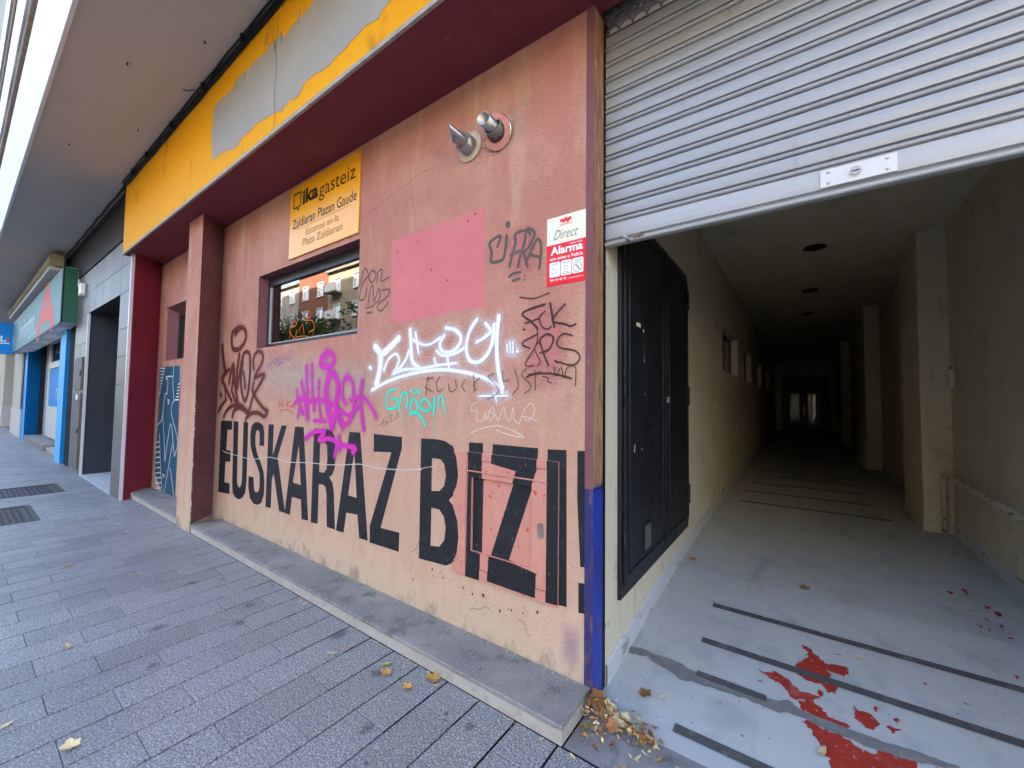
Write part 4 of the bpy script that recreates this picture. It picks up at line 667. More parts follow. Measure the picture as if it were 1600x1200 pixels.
text('lettering','conectada',-.985,-.912,2.344,2.354,SY,m['sticker_white'],st)
text('lettering','Alarma',-1.102,-.908,2.303,2.349,SY,m['sticker_white'],st,.03,0,True)
text('lettering','con aviso a Policía',-1.107,-.908,2.273,2.292,SY,m['sticker_white'],st,.015)
text('lettering','900 45 45 45',-1.107,-1.005,2.157,2.171,SY,m['sticker_white'],st,.01)
text('lettering','www.securitasdirect.es',-.995,-.906,2.158,2.167,SY,m['sticker_white'],st)
for i,(a,b) in enumerate([(-1.109,-1.043),(-1.039,-.974),(-.970,-.905)]):
    c = .008; pts = []
    for (cx,cz,t0) in ((b-c,2.262-c,0),(a+c,2.262-c,pi/2),(a+c,2.180+c,pi),(b-c,2.180+c,1.5*pi)):
        for k in range(4): t = t0+k*pi/6; pts.append((cx+c*cos(t),cz+c*sin(t)))
    p = MB().add([(x,SY,z) for x,z in pts],[tuple(range(len(pts)))]).build('pictogram', m['sticker_white'], st)
    g = MB(); mx_ = (a+b)/2
    L_ = [(.0018,[(a+.008,2.252),(b-.008,2.252)]),(.0014,[(a+.012,2.246),(b-.012,2.246)])]
    if i == 0: L_ += [(.0022,[(a+.015,2.230),(b-.015,2.210)]),(.002,[(a+.014,2.196),(a+.022,2.204),(a+.03,2.194),(a+.045,2.204),(b-.012,2.198)])]
    if i == 1: L_ += [(.002,[(mx_+.012*cos(t),2.222+.010*sin(t)) for t in [k*pi/5 for k in range(11)]]),(.0022,[(a+.014,2.190),(mx_,2.202),(b-.014,2.190)]),(.002,[(a+.012,2.189),(b-.012,2.189)])]
    if i == 2: L_ += [(.0022,[(mx_+.024*cos(t),2.212+.026*sin(t)) for t in [k*pi/8 for k in range(17)]]),(.006,[(mx_-.011,2.226),(mx_+.012,2.198)])]
    brush(g, L_, SY-.0008, grow=1); g.build('drawing', m['sticker_grey'], p)
# ---- two flue pipes
def cutpipe(mb, p0, d, r, l, cut, n=18, hollow=True):
    """open tube whose far end is cut on a slant"""
    d = Vector(d).normalized(); u = Vector((0,0,1)) if abs(d.z) < .9 else Vector((1,0,0)); a = d.cross(u).normalized(); b = a.cross(d); base = len(mb.v)
    for rr in (r, r*.9):
        for e in (0,1):
            for k in range(n):
                t = 2*pi*k/n; off = a*cos(t)*rr+b*sin(t)*rr
                s = 0 if e == 0 else l+cut[0]*cos(t)*r+cut[1]*sin(t)*r
                mb.v.append(tuple(Vector(p0)+off+d*s))
    for k in range(n):
        k2 = (k+1)%n
        mb.f += [[base+k,base+k2,base+n+k2,base+n+k],[base+2*n+k,base+3*n+k,base+3*n+k2,base+2*n+k2],[base+n+k,base+n+k2,base+3*n+k2,base+3*n+k]]; mb.smooth += [True,True,False]
    return mb
c1 = (-1.712,1.90,3.145)
fp1 = empty('flue_pipe', c1, 'flue pipe sticking straight out of a pale flat collar', 'flue pipe', 'flue pipes high on the wall')
MB().ring((c1[0],c1[1]-.001,c1[2]),(0,-1,0),.05,.098,.010,28).build('collar', m['rosette_paint'], fp1, .003)
cutpipe(MB(), (c1[0],1.899,c1[2]), (-.05,-1,.02), .060, .075, (0,0)).build('sleeve', m['old_steel'], fp1)
cutpipe(MB(), (c1[0],1.899,c1[2]), (-.05,-1,.02), .040, .175, (-1.0,.35)).build('pipe', m['old_steel'], fp1)
MB().ring((c1[0]-.004,1.826,c1[2]+.002),(-.05,-1,.02),.041,.0595,.004,22).build('sleeve_cap', m['tarnish'], fp1)
c2 = (-1.478,1.90,3.15)
fp2 = empty('flue_pipe', c2, 'flue pipe with a loose metal collar tilted away from the wall', 'flue pipe', 'flue pipes high on the wall')
cutpipe(MB(), (c2[0],1.899,c2[2]), (.02,-1,.10), .058, .07, (0,0)).build('sleeve', m['tarnish'], fp2)
cutpipe(MB(), (c2[0],1.899,c2[2]+.005), (-.12,-1,.12), .040, .135, (.35,.15)).build('pipe', m['old_steel'], fp2)
mb = MB(); ax = Vector((.10,-1,-.32)).normalized(); a = ax.orthogonal().normalized(); b = ax.cross(a); n = 26; base = Vector((c2[0]+.012,1.862,c2[2]-.022))
for (rr,h) in ((.062,.012),(.10,.004),(.104,-.006),(.098,-.012),(.062,.002)):
    for k in range(n): t = 2*pi*k/n; mb.v.append(tuple(base+(a*cos(t)+b*sin(t))*rr+ax*h))
for q in range(4):
    for k in range(n): mb.f.append([q*n+k,q*n+(k+1)%n,(q+1)*n+(k+1)%n,(q+1)*n+k]); mb.smooth.append(True)
lc = mb.build('loose_collar', m['steel'], fp2)
mb = MB(); 
for (rr,h) in ((.063,.0135),(.099,.0055)):
    for k in range(n): t = 2*pi*k/n; mb.v.append(tuple(base+(a*cos(t)+b*sin(t))*rr+ax*h))
for k in range(n): mb.f.append([k,(k+1)%n,n+(k+1)%n,n+k]); mb.smooth.append(True)
mb.build('collar_paint', m['hatch_paint'], fp2)

# ================================================================ SHUTTER POST AND ROLLER SHUTTER
post = empty('shutter_post', (-.866,1.95,0), 'rusty steel post with blue painted foot at the wall end', 'post')
MB().box(-.8895,-.8465,1.8985,2.02,1.06,3.6).build('rusty_rail', m['rust'], post, .003)
MB().box(-.8895,-.8465,1.8985,2.02,0,1.0585).build('blue_foot', m['blue_paint'], post, .003)
MB().box(-.8915,-.8462,1.8955,1.8983,1.06,3.6).build('maroon_strip', m['reveal_paint'], post); MB().box(-.8915,-.8462,1.8955,1.8983,.0,1.0585).build('purple_strip', m['purple_paint'], post)
mb = MB(); random.seed(8)
for i in range(16):
    y = random.uniform(1.905,2.015); z = 1.058; 
    mb.add([(-.8462,y-.006,z-.01),(-.8462,y+.006,z-.01),(-.8462,y+random.uniform(-.003,.003),z+random.uniform(.01,.05))],[(0,1,2)])
mb.build('brush_edge', m['blue_paint'], post)
B(-.90,-.852,2.021,2.062,0,3.6).build('guide_slot', m['cable_black'], post)
shut = empty('roller_shutter', (.2,2.05,2.345), 'light grey ribbed roller shutter pulled halfway up over the passage', 'roller shutter')
SX0, SX1 = -.846, 1.262; PITCH = .0885
prof = [(0,.0885),(-.0015,.076),(-.0022,.062),(-.0015,.047),(0,.0355),(.016,.0335),(.020,.029),(.016,.0235)]
prof += [(-.001+.0105*cos(t),.0125+.0105*sin(t)) for t in [pi/2+i*pi/7 for i in range(1,7)]]+[(.008,.0022),(.019,.0)]
prof = prof+[(.023,.0),(.023,.0885)]
pm = MB(); 
k = len(prof); NX = 14
xs = [SX0+(SX1-SX0)*i/NX for i in range(NX+1)]
for x in xs: pm.v += [(x-SX0, y, z) for y,z in prof]
for i in range(NX):
    for j in range(k): pm.f.append([i*k+j,i*k+(j+1)%k,(i+1)*k+(j+1)%k,(i+1)*k+j]); pm.smooth.append(4 < j < 15)
slat = pm.mesh('slat', m['shutter_metal'])
ZB = 2.468
for i in range(12):
    inst('slat', slat, (SX0, 2.05+random.uniform(-.0008,.0008), ZB+i*PITCH), shut, (random.uniform(-.0015,.0015),0,0))
bb = [(0,2.4695),(-.002,2.44),(-.002,2.405),(0,2.386),(.014,2.382),(.018,2.374),(.012,2.367)]+[(-.003+.0105*cos(t),2.356+.0105*sin(t)) for t in [pi/2+i*pi/7 for i in range(1,7)]]+[(.004,2.345),(.020,2.345),(.020,2.4695)]
MB().extrude_x([(2.05+y,z) for y,z in bb],SX0,SX1).build('bottom_rail', m['shutter_light'], shut)
lp = B(.086,.318,2.0415,2.0475,2.387,2.458).build('lock_plate', m['lock_white'], shut, .0008)
lk = MB().tube([(.196,2.0412,2.424),(.196,2.034,2.424)],.0165,20); lc_ = lk.build('lock_cylinder', m['shutter_metal'], lp); B(.184,.208,2.0325,2.0339,2.4225,2.4262).build('keyway', m['cable_black'], lp); MB().ring((.196,2.0412,2.424),(0,-1,0),.0166,.021,.003,22).build('lock_rim', m['old_steel'], lp)
for x,z in ((.112,2.446),(.112,2.402),(.291,2.445),(.291,2.402)): MB().tube([(x,2.0412,z),(x,2.0385,z)],[.0065,.004],10).build('rivet', m['old_steel'], lp)
MB().tube([(-.715,2.04,2.352),(-.722,2.00,2.362)],.0085,12).build('pull_pin', m['shutter_light'], shut)
mb = MB(); random.seed(3)
for i in range(14): 
    x, z = -.70+random.uniform(0,.06), 2.358+random.uniform(-.006,.012); mb.box(x,x+.008,2.030,2.042,z,z+.006)
tag(mb.build('rust_clump', m['rust'], shut), kind='stuff')
gl_ = MB(); 
for r_ in range(3):
    zc = 3.562+r_*.055
    for q in range(28):
        xc = -.846+q*.075+(r_%2)*.0375
        if xc > 1.2: continue
        gl_.tube([(xc+.0375*(1-cos(t))-.0+0, 2.052+.004*sin(2*t), zc+.036*sin(t)-.015) for t in [i*pi/8 for i in range(9)]], .0045, 5)
gl_.box(SX0,SX1,2.045,2.065,3.5325,3.538)
gl_.build('chain_grille', m['tarnish'], shut)
B(-1.0,1.5,2.11,2.13,3.45,3.95).build('backing_panel', m['sign_white'], shut)  # panel painted white to stand in for light behind the grille

# ================================================================ PASSAGE
ZP = [(1.75,-.004),(2.0,.0),(2.8,.078),(3.6,.145),(5,.18),(6.2,.215),(8,.28),(14,.29),(22.4,.29)]
def fz(y):
    for (a,za),(b,zb) in zip(ZP, ZP[1:]):
        if y <= b: return za+(zb-za)*(y-a)/(b-a)
    return ZP[-1][1]
LX, RX = -.85, 1.27
pf = MB()
for (a,za),(b,zb) in zip(ZP, ZP[1:]):
    if a < 1.9: pf.quad((-.842,a,za),(1.6,a,za),(1.6,b,zb),(-.842,b,zb))
    else: pf.quad((LX,a,za),(RX+.4,a,za),(RX+.4,b,zb),(LX,b,zb))
pfl = pf.build('passage_floor', m['floor_paint']); tag(pfl, kind='structure')
th = MB()
th.quad((-.853,1.612,.001),(3.2,1.612,.001),(3.2,1.80,.001),(-.853,1.80,.001)); th.quad((-.853,1.80,.001),(3.2,1.80,.001),(3.2,2.1,-.01),(-.853,2.1,-.01))
tag(th.build('concrete_pavement', m['threshold_concrete']), kind='structure')
def on_floor(name, poly, dz, m_, parent, split=True):
    mb = MB()
    for t in tess(poly): mb.add([(x,y,fz(y)+dz) for x,y in t],[(0,1,2)])
    return mb.build(name, m_, parent)
for i, q in enumerate(FLOOR_RED): on_floor('worn_red_patch', rag(q, .009, .016, i, .011), .0022, m['floor_red'], pfl)
on_floor('cracked_mortar_line', rag(FLOOR_GREY, .015, .008, 40, .005), .0036, m['worn_grey'], pfl)
mb = MB(); random.seed(51)
for i in range(260):
    x, y = random.uniform(-.82,1.1), 1.95+abs(random.gauss(0,1.0)); r = random.uniform(.0015,.006)*(2 if random.random() < .07 else 1); a = random.uniform(0,6)
    if y > 5.5: continue
    mb.add([(x+cos(a+k*1.26)*r*random.uniform(.5,1.3), y+sin(a+k*1.26)*r*random.uniform(.4,1), fz(y)+.0018) for k in range(5)],[tuple(range(5))])
tag(mb.build('paint_chips', m['worn_grey'], pfl), kind='stuff')
def strip(x0, x1, y, w=.052):
    mb = MB(); n = 14
    for i in range(n):
        a, b = x0+(x1-x0)*i/n, x0+(x1-x0)*(i+1)/n
        mb.quad((a,y-w/2,fz(y-w/2)+.005),(b,y-w/2,fz(y-w/2)+.005),(b,y+w/2,fz(y+w/2)+.005),(a,y+w/2,fz(y+w/2)+.005))
    mb.build('grip_strip', m['grip_tape'], pfl)
strip(-.502,1.05,3.127); strip(-.496,1.05,2.705); strip(-.49,1.05,2.005)
for y, a, b in ((6.15,-.65,.82),(6.79,-.68,.78),(7.42,-.62,.75),(8.05,-.62,.75),(8.7,-.62,.75)): strip(a,b,y)
strip(-.47,-.15,2.408,.046)
psg = empty('passageway', (.2,2.1,0), 'dark cream walled passage running back into the building', 'passage')
NI = [(6.23,7.97,1.96,2.60),(8.75,10.40,1.96,2.60),(11.5,13.4,1.96,2.60),(15,17,1.96,2.60)]
lw = MB()
for r_ in wall_holes(2.063,22.4,-.05,3.4,NI): lw.quad((LX,r_[0],r_[2]),(LX,r_[1],r_[2]),(LX,r_[1],r_[3]),(LX,r_[0],r_[3]))
lw.build('left_wall', m['cream_wall'], psg)
for (a,b,c,d) in NI:
    w = MB().box(-.985,-.955,a,b,c,c+.05).box(-.985,-.955,a,b,d-.05,d).box(-.985,-.955,a,a+.05,c+.05,d-.05).box(-.985,-.955,b-.05,b,c+.05,d-.05).box(-.985,-.955,(a+b)/2-.03,(a+b)/2+.03,c+.05,d-.05).build('side_window', m['window_frame'], psg)
    MB().quad((LX,b,c),(-.98,b,c),(-.98,b,d),(LX,b,d)).quad((LX,a,c),(LX,a,d),(-.98,a,d),(-.98,a,c)).quad((LX,a,c),(-.98,a,c),(-.98,b,c),(LX,b,c)).quad((LX,a,d),(LX,b,d),(-.98,b,d),(-.98,a,d)).build('reveal', m['cream_wall'], w)
    MB().quad((-.97,a+.05,c+.05),(-.97,b-.05,c+.05),(-.97,b-.05,d-.05),(-.97,a+.05,d-.05)).build('pane', m['clear_glass'], w)
B(-1.6,-1.0,6,18,1.6,3.0).build('side_room', m['dark_room'], psg)
rw = MB().quad((RX,1.9,-.05),(RX,22.4,-.05),(RX,22.4,3.4),(RX,1.9,3.4)); rw.build('right_wall', m['cream_wall'], psg)
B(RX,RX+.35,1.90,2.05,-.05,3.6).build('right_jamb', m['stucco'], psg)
MB().quad((LX-.3,2.2,3.4),(RX+.2,2.2,3.4),(RX+.2,22.4,3.4),(LX-.3,22.4,3.4)).quad((LX-.3,2.2,3.4),(RX+.2,2.2,3.4),(RX+.2,2.2,3.7),(LX-.3,2.2,3.7)).build('ceiling', m['cream_wall'], psg)
for a,b in ((5.94,6.85),(10.2,11.7),(15.5,16.6)):
    p = B(1.045,RX+.01,a,b,-.02,3.4).build('pilaster', m['cream_wall'], psg, .006)
    B(1.037,RX+.01,a-.009,b+.008,fz(a)-.01,fz(a)+.11).build('skirting', m['cream_wall'], p, .003)
def skirt(x, ys, h, sx, name):
    mb = MB(); prev = None
    for y in ys:
        z = fz(y)-.004
        cur = [(x,y,z),(x+sx,y,z),(x+sx,y,z+h),(x+sx*.4,y,z+h+.008),(x,y,z+h+.008)]
        n = len(mb.v); mb.v += cur
        if prev is not None:
            for k in range(4): mb.f.append([prev+k,prev+k+1,n+k+1,n+k]); mb.smooth.append(False)
        prev = n
    return mb.build(name, m['skirting_paint'], psg)
skirt(LX, [2.064,2.4,2.8,3.2,3.6,4.3,5,5.6,6.2,8,14,22.4], .115, .013, 'left_skirting'); skirt(RX, [1.95,2.4,2.8,3.6,5,5.93], .105, -.013, 'right_skirting'); skirt(RX, [6.86,8,10.19], .105, -.013, 'right_skirting')
# end wall with the glazed double door
ew = MB()
DR = (-.62,1.10,.29,2.75)
for r_ in wall_holes(LX,RX,.2,3.4,[DR]): ew.box(r_[0],r_[1],22.0,22.1,r_[2],r_[3])
ew.build('end_wall', m['cream_wall'], psg)
dr = MB(); PA = [(-.30,.03,.60,2.06),(.34,.76,.60,2.06),(-.30,.76,2.25,2.55)]
for r_ in wall_holes(*DR,PA): dr.box(r_[0],r_[1],22.02,22.07,r_[2],r_[3])
dr = dr.build('double_door', m['window_frame'], psg)
for a,b,c,d in PA: MB().quad((a,22.045,c),(b,22.045,c),(b,22.045,d),(a,22.045,d)).build('pane', m['door_glass'], dr)
B(.19,.215,21.97,22.018,1.05,1.45).build('handle', m['steel'], dr)
B(-.8,1.2,23.5,23.6,.2,3.3).build('room_behind_door', m['dark_room'], psg)
# ---- black meter cabinet on the left wall of the passage
cab = empty('meter_cabinet', (LX,3.08,.39), 'tall black two-door steel meter cabinet on the passage wall', 'cabinet')
cx = LX
B(cx+.0005,cx+.022,2.234,3.945,.385,2.685).build('frame', m['black_metal'], cab, .003)
for i,(a,b) in enumerate(((2.275,3.095),(3.165,3.905))):
    d = B(cx+.0225,cx+.034,a,b,.455,2.64).build('door', m['black_metal'], cab, .003)
    mo = MB(); t = .016
    for r_ in ((a+.06,b-.02,.50,.50+t),(a+.06,b-.02,2.58,2.58+t),(a+.06,a+.06+t,.50+t,2.58),(b-.02-t,b-.02,.50+t,2.58)): mo.box(cx+.0345,cx+.042,r_[0],r_[1],r_[2],r_[3])
    mo.build('moulding', m['black_metal'], d, .002)
    if i == 0:
        v = MB().box(cx+.0345,cx+.040,2.61,2.775,.535,.555).box(cx+.0345,cx+.040,2.61,2.775,.705,.72).box(cx+.0345,cx+.040,2.61,2.622,.555,.705).box(cx+.0345,cx+.040,2.763,2.775,.555,.705)
        v.build('vent_frame', m['black_metal'], d)
        g = MB()
        for z in range(12): g.box(cx+.0345,cx+.037,2.624,2.761,.558+z*.0122,.5645+z*.0122)
        g.build('vent_mesh', m['vent_mesh'], d)
        sc = MB(); random.seed(9)
        for (y,z,w,h) in ((2.47,1.98,.08,.022),(2.60,1.955,.02,.02),(2.62,1.76,.006,.05),(2.43,1.20,.010,.045),(2.56,1.20,.03,.005),(2.63,1.55,.012,.012)):
            p = rag([(y,z),(y+w,z),(y+w,z+h),(y,z+h)],.008,.008,int(y*100))
            for t3 in tess(p): sc.add([(cx+.0350,q[0],q[1]) for q in t3],[(0,1,2)])
        sc.build('paint_scrape', m['sticker_cream'], d)
    else:
        B(cx+.0345,cx+.050,a+.01,a+.05,1.50,1.545).build('latch', m['steel'], d, .002)
for z in (.60,1.48,2.36):
    MB().tube([(cx+.036,2.262,z),(cx+.036,2.262,z+.17)],.0075,8).build('hinge', m['black_metal'], cab); MB().tube([(cx+.036,3.925,z),(cx+.036,3.925,z+.17)],.0075,8).build('hinge', m['black_metal'], cab)
# ---- handrail, box, ceiling downlights
hr = empty('handrail', (1.2,5.0,0), 'cream tube handrail with rust along the passage wall opposite the cabinet', 'handrail')
for nm, p in (('rail',[(1.19,5.895,.775),(1.19,5.87,.805),(1.19,5.75,.812),(1.19,4.2,.765),(1.19,2.25,.72)]),('upright',[(1.19,5.90,.19),(1.19,5.90,.76),(1.19,5.895,.775)])): MB().tube(p,.025,12).build(nm, m['pipe_cream'], hr)
for y,z in ((3.6,.748),(2.5,.724)): MB().tube([(1.19,y,z-.01),(1.235,y,z-.04),(1.268,y,z-.04)],.009,8).build('bracket', m['pipe_cream'], hr)
sb = empty('wall_box', (RX,5.93,1.7), 'small white plastic box on the wall above the handrail end', 'wall box'); 
B(RX-.035,RX-.001,5.80,5.92,1.69,1.87).build('body', m['socket_white'], sb, .006); MB().tube([(RX-.012,5.88,1.872),(RX-.012,5.88,1.90)],.011,8).build('cap', m['tarnish'], sb)
for i,y in enumerate((5.99,8.22,10.35)):
    d = empty('ceiling_downlight', (.187,y,3.4), ('first unlit round downlight in the passage ceiling behind the shutter','second unlit downlight between the two others','deepest unlit downlight near the double door')[i], 'downlight', 'round downlights in the passage ceiling')
    MB().ring((.187,y,3.399),(0,0,-1),.085,.115,.012,24).build('trim', m['window_frame'], d); MB().tube([(.187,y,3.3985),(.187,y,3.3935)],.084,20).build('lamp_glass', m['cable_black'], d)
# ================================================================ APARTMENT BUILDING OVERHEAD
apt = empty('apartment_building', (-10,.45,4.7), 'pale apartment block whose overhang roofs the pavement', 'building')
SZ = 4.70; OY = .444
B(-62,9,OY+.03,2.2,SZ,SZ+.1).build('overhang_soffit', m['soffit_grey'], apt)
B(-62,9,OY,OY+.03,SZ-.012,6.5).build('white_parapet', m['white_render'], apt)
B(-62,9,OY-.05,OY+.05,6.5,6.62).build('parapet_ledge', m['brown_ledge'], apt, .01)
B(-62,9,OY+.08,OY+.3,6.62,7.45).build('brick_band', m['dark_brick'], apt)
for x in [-58+i*2.1 for i in range(31)]: B(x,x+.9,OY+.03,OY+.12,6.70,7.4).build('window', m['frame_cream'], apt)
B(-62,9,OY-.02,OY+.1,7.45,8.7).build('white_parapet', m['white_render'], apt)
B(-62,9,OY-.05,OY+.05,8.7,8.85).build('parapet_ledge', m['brown_ledge'], apt, .01)
B(-62,9,OY+.08,OY+.3,8.85,10.2).build('brick_band', m['dark_brick'], apt)
B(-62,9,OY-.02,OY+.1,10.2,11.5).build('white_parapet', m['white_render'], apt)
B(-62,9,OY+.12,14,6.4,27).build('upper_storeys', m['render_cream'], apt)
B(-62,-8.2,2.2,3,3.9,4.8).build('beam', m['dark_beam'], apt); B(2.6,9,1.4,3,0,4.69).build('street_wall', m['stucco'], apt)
B(-62,9,23.6,23.8,0,6).build('back_wall', m['render_cream'], apt); B(-62,9,2.7,24,3.75,6.4).build('floor_slab', m['dark_beam'], apt)
for x,y in ((-4.3,1.2),(-6.4,1.18),(-5.2,.86),(-7.5,.75)):
    MB().tube([(x,y,SZ),(x,y,SZ-.02),(x+.012,y,SZ-.028)],.006,6).build('ceiling_hook', m['cable_black'], apt)
cb = empty('cable_bundle', (-5,1.36,4.65), 'black cables clipped along the top of the yellow fascia', 'cable')
def sag(x0,x1,y,z,n,s,seed): 
    return [(x0+(x1-x0)*i/n, y+.006*mnoise.noise(Vector((i*.9,seed,0))), z-s*abs(sin(i*.9+seed))+.006*mnoise.noise(Vector((i*.7,seed,5)))) for i in range(n+1)]
for i,(y,z,r) in enumerate(((1.386,4.678,.014),(1.362,4.686,.008),(1.394,4.650,.010),(1.398,4.632,.006))): MB().tube(sag(-8.17,3.2,y,z,44,.010,i*2.1),r,7).build('cable', m['cable_black'], cb)
MB().tube([(-8.17,1.39,4.67),(-8.178,1.40,4.60),(-8.174,1.42,4.50),(-8.17,1.45,4.40)],.014,7).build('cable', m['cable_black'], cb)
MB().tube(sag(-8.18,-13.5,1.43,4.60,24,.05,4.2),.012,7).build('cable', m['cable_black'], cb); MB().tube(sag(-8.18,-13.5,1.40,4.66,20,.02,9.2),.016,7).build('cable', m['cable_black'], cb)
for x in (-7.6,-6.9,-5.9,-4.9,-3.95,-3.2): B(x,x+.025,1.348,1.405,4.622,4.699).build('clip', m['cable_black'], cb, .004)
MB().tube([(-5.05,1.35,4.69),(-5.1,1.29,4.66),(-5.16,1.27,4.69)],.004,5).build('loose_wire', m['cable_black'], cb)

# ================================================================ GREY TILED DOORWAY
por = empty('grey_doorway', (-9.8,1.5,0), 'grey tiled house entrance between crimson pillar and blue shop', 'entrance')
PYF = 1.48; OX0, OX1, OZ = -11.05, -8.58, 3.08
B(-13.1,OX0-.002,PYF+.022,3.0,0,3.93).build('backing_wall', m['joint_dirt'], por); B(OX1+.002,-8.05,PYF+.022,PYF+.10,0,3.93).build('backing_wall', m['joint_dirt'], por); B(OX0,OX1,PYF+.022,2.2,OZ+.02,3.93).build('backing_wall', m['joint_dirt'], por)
def tiles(xs, zs):
    for a,b in zip(xs, xs[1:]):
        for c,d in zip(zs, zs[1:]):
            o = B(-(b-a)/2+.0025,(b-a)/2-.0025,0,.02,-(d-c)/2+.0025,(d-c)/2-.0025).build('tile', m['portal_tile'], None, .002)
            attach(o, por); o.location = ((a+b)/2, PYF+random.uniform(-.001,.001), (c+d)/2); o.rotation_euler = (random.uniform(-.002,.002),0,random.uniform(-.003,.003))
random.seed(4)
ZR = [0,.42,.84,1.26,1.68,2.10,2.52,OZ]
tiles([OX1,-8.0], ZR); tiles([OX1,-8.0], [OZ,3.5,3.93]); tiles([OX0,-10.43,-9.81,-9.2,OX1], [OZ,3.5,3.93]); tiles([-12.3,-11.68,OX0], ZR+[3.5,3.93])
B(-8.0,-7.965,PYF-.004,1.51,0,3.93).build('metal_trim', m['portal_trim'], por); B(OX0-.01,OX0+.03,PYF-.006,PYF+.03,0,OZ).build('metal_trim', m['portal_trim'], por)
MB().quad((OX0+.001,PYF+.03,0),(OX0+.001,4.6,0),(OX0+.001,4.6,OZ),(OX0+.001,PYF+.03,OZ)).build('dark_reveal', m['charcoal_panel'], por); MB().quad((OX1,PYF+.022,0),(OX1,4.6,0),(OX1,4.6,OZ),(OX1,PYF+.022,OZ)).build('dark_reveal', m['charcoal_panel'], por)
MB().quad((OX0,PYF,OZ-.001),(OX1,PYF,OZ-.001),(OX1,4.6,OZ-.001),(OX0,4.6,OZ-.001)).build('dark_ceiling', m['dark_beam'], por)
B(OX0,OX1,PYF,4.6,-.01,.012).build('entry_floor', m['entry_floor'], por)
dw = B(OX0+.05,OX1-.05,4.55,4.6,.012,OZ).build('entrance_door', m['window_frame'], por); MB().quad((OX0+.25,4.548,.3),(OX1-.25,4.548,.3),(OX1-.25,4.548,2.6),(OX0+.25,4.548,2.6)).build('pane', m['clear_glass'], dw)
B(-14,-8.16,1.462,1.60,3.932,4.699).build('dark_header', m['dark_beam'], por)
# letter and meter boxes on the narrow jamb
for (c,d) in ((.10,1.55),(1.62,2.25)):
    bx_ = B(-11.95,-11.22,PYF-.03,PYF-.001,c,d).build('meter_door', m['meter_brown'], por, .003); B(-11.27,-11.25,PYF-.045,PYF-.0305,(c+d)/2-.05,(c+d)/2+.05).build('handle', m['cable_black'], bx_)
ic = B(-11.5,-11.36,PYF-.050,PYF-.031,1.42,1.53).build('intercom', m['socket_white'], por, .004)
lamp = empty('wall_lamp', (-11.55,1.46,3.55), 'small white lamp box on grey tiles beside the green sign end', 'lamp'); B(-11.62,-11.44,1.40,1.478,3.50,3.72).build('body', m['sign_white'], lamp, .01); B(-11.60,-11.46,1.395,1.4795,3.47,3.499).build('base', m['frame_grey'], lamp)

# ================================================================ BLUE SHOP
bs = empty('blue_shop', (-17,1.6,0), 'bright blue shopfront with cream door under a long sign', 'shopfront')
MB().prism([(-13.93,1.465),(-13.27,1.465),(-13.30,1.62),(-13.93,1.90)],0,3.4).build('pillar', m['shop_blue'], bs); MB().prism([(-14.02,1.458),(-13.262,1.458),(-13.262,1.464),(-14.02,1.464)],0,3.4).build('pillar_front', m['shop_pale_blue'], bs)
MB().prism([(-22.4,1.5),(-21.33,1.5),(-21.7,1.86),(-22.4,1.86)],0,3.4).build('pillar', m['shop_blue'], bs); MB().prism([(-21.62,1.494),(-21.322,1.494),(-21.322,1.499),(-21.62,1.499)],0,3.4).build('pillar_front', m['shop_pale_blue'], bs)
B(-21.7,-13.3,1.9,2.1,0,3.4).build('front_wall', m['frame_grey'], bs)
B(-14.05,-13.94,1.70,1.90,0,3.2).build('dark_jamb', m['cable_black'], bs); B(-21.4,-21.2,1.80,1.90,0,3.2).build('dark_jamb', m['cable_black'], bs)
def shop_door(x0,x1,y,z0):
    d = MB()
    P = [(x0+.22,x1-.22,z0+.95,z0+2.15),(x0+.22,x1-.22,z0+2.35,z0+2.95)]
    for r_ in wall_holes(x0,x1,z0,z0+3.05,P): d.box(r_[0],r_[1],y,y+.06,r_[2],r_[3])
    d = d.build('shop_door', m['frame_cream'], bs, .006)
    MB().quad((P[0][0],y+.03,P[0][2]),(P[0][1],y+.03,P[0][2]),(P[0][1],y+.03,P[0][3]),(P[0][0],y+.03,P[0][3])).build('blue_pane', m['shop_blue'], d); MB().quad((P[1][0],y+.03,P[1][2]),(P[1][1],y+.03,P[1][2]),(P[1][1],y+.03,P[1][3]),(P[1][0],y+.03,P[1][3])).build('pane', m['clear_glass'], d)
    B(x1-.14,x1-.10,y-.05,y-.001,z0+1.2,z0+1.5).build('handle', m['steel'], d)
shop_door(-19.9,-17.3,1.835,.2); 
for x in (-17.2,-16.1,-15.1): B(x,x+.12,1.84,1.898,.2,3.2).build('mullion', m['frame_cream'], bs)
B(-21.2,-16.6,1.50,1.895,0,.16).build('door_step', m['step_stone'], bs, .01); B(-16.5,-14.0,1.56,1.895,0,.10).build('plinth', m['concrete'], bs, .01)
sg = empty('shop_sign', (-17.7,1.26,3), 'long pale teal box sign with coral letter A and green end', 'sign')
B(-23.2,-12.25,1.262,1.62,2.995,4.16).build('box_body', m['panel_white'], sg)
B(-23.15,-12.35,1.256,1.2615,3.02,4.14).build('sign_face', m['sign_face'], sg); B(-12.2495,-12.24,1.275,1.60,3.0,4.15).build('green_end', m['sign_green'], sg); B(-12.35,-12.245,1.25,1.2745,2.99,4.165).build('edge_trim', m['cable_black'], sg); B(-23.2,-12.351,1.25,1.262,2.975,3.018).build('edge_trim', m['cable_black'], sg)
mb = MB(); brush(mb, [(.42,[(-15.9,3.08),(-14.6,4.02)]),(.42,[(-14.6,4.02),(-13.5,3.12)]),(.30,[(-15.2,3.42),(-14.0,3.42)])], 1.2545, grow=1); mb.build('coral_letter', m['sign_coral'], sg)
mb = MB(); random.seed(14); S_ = []
xx = -20.9
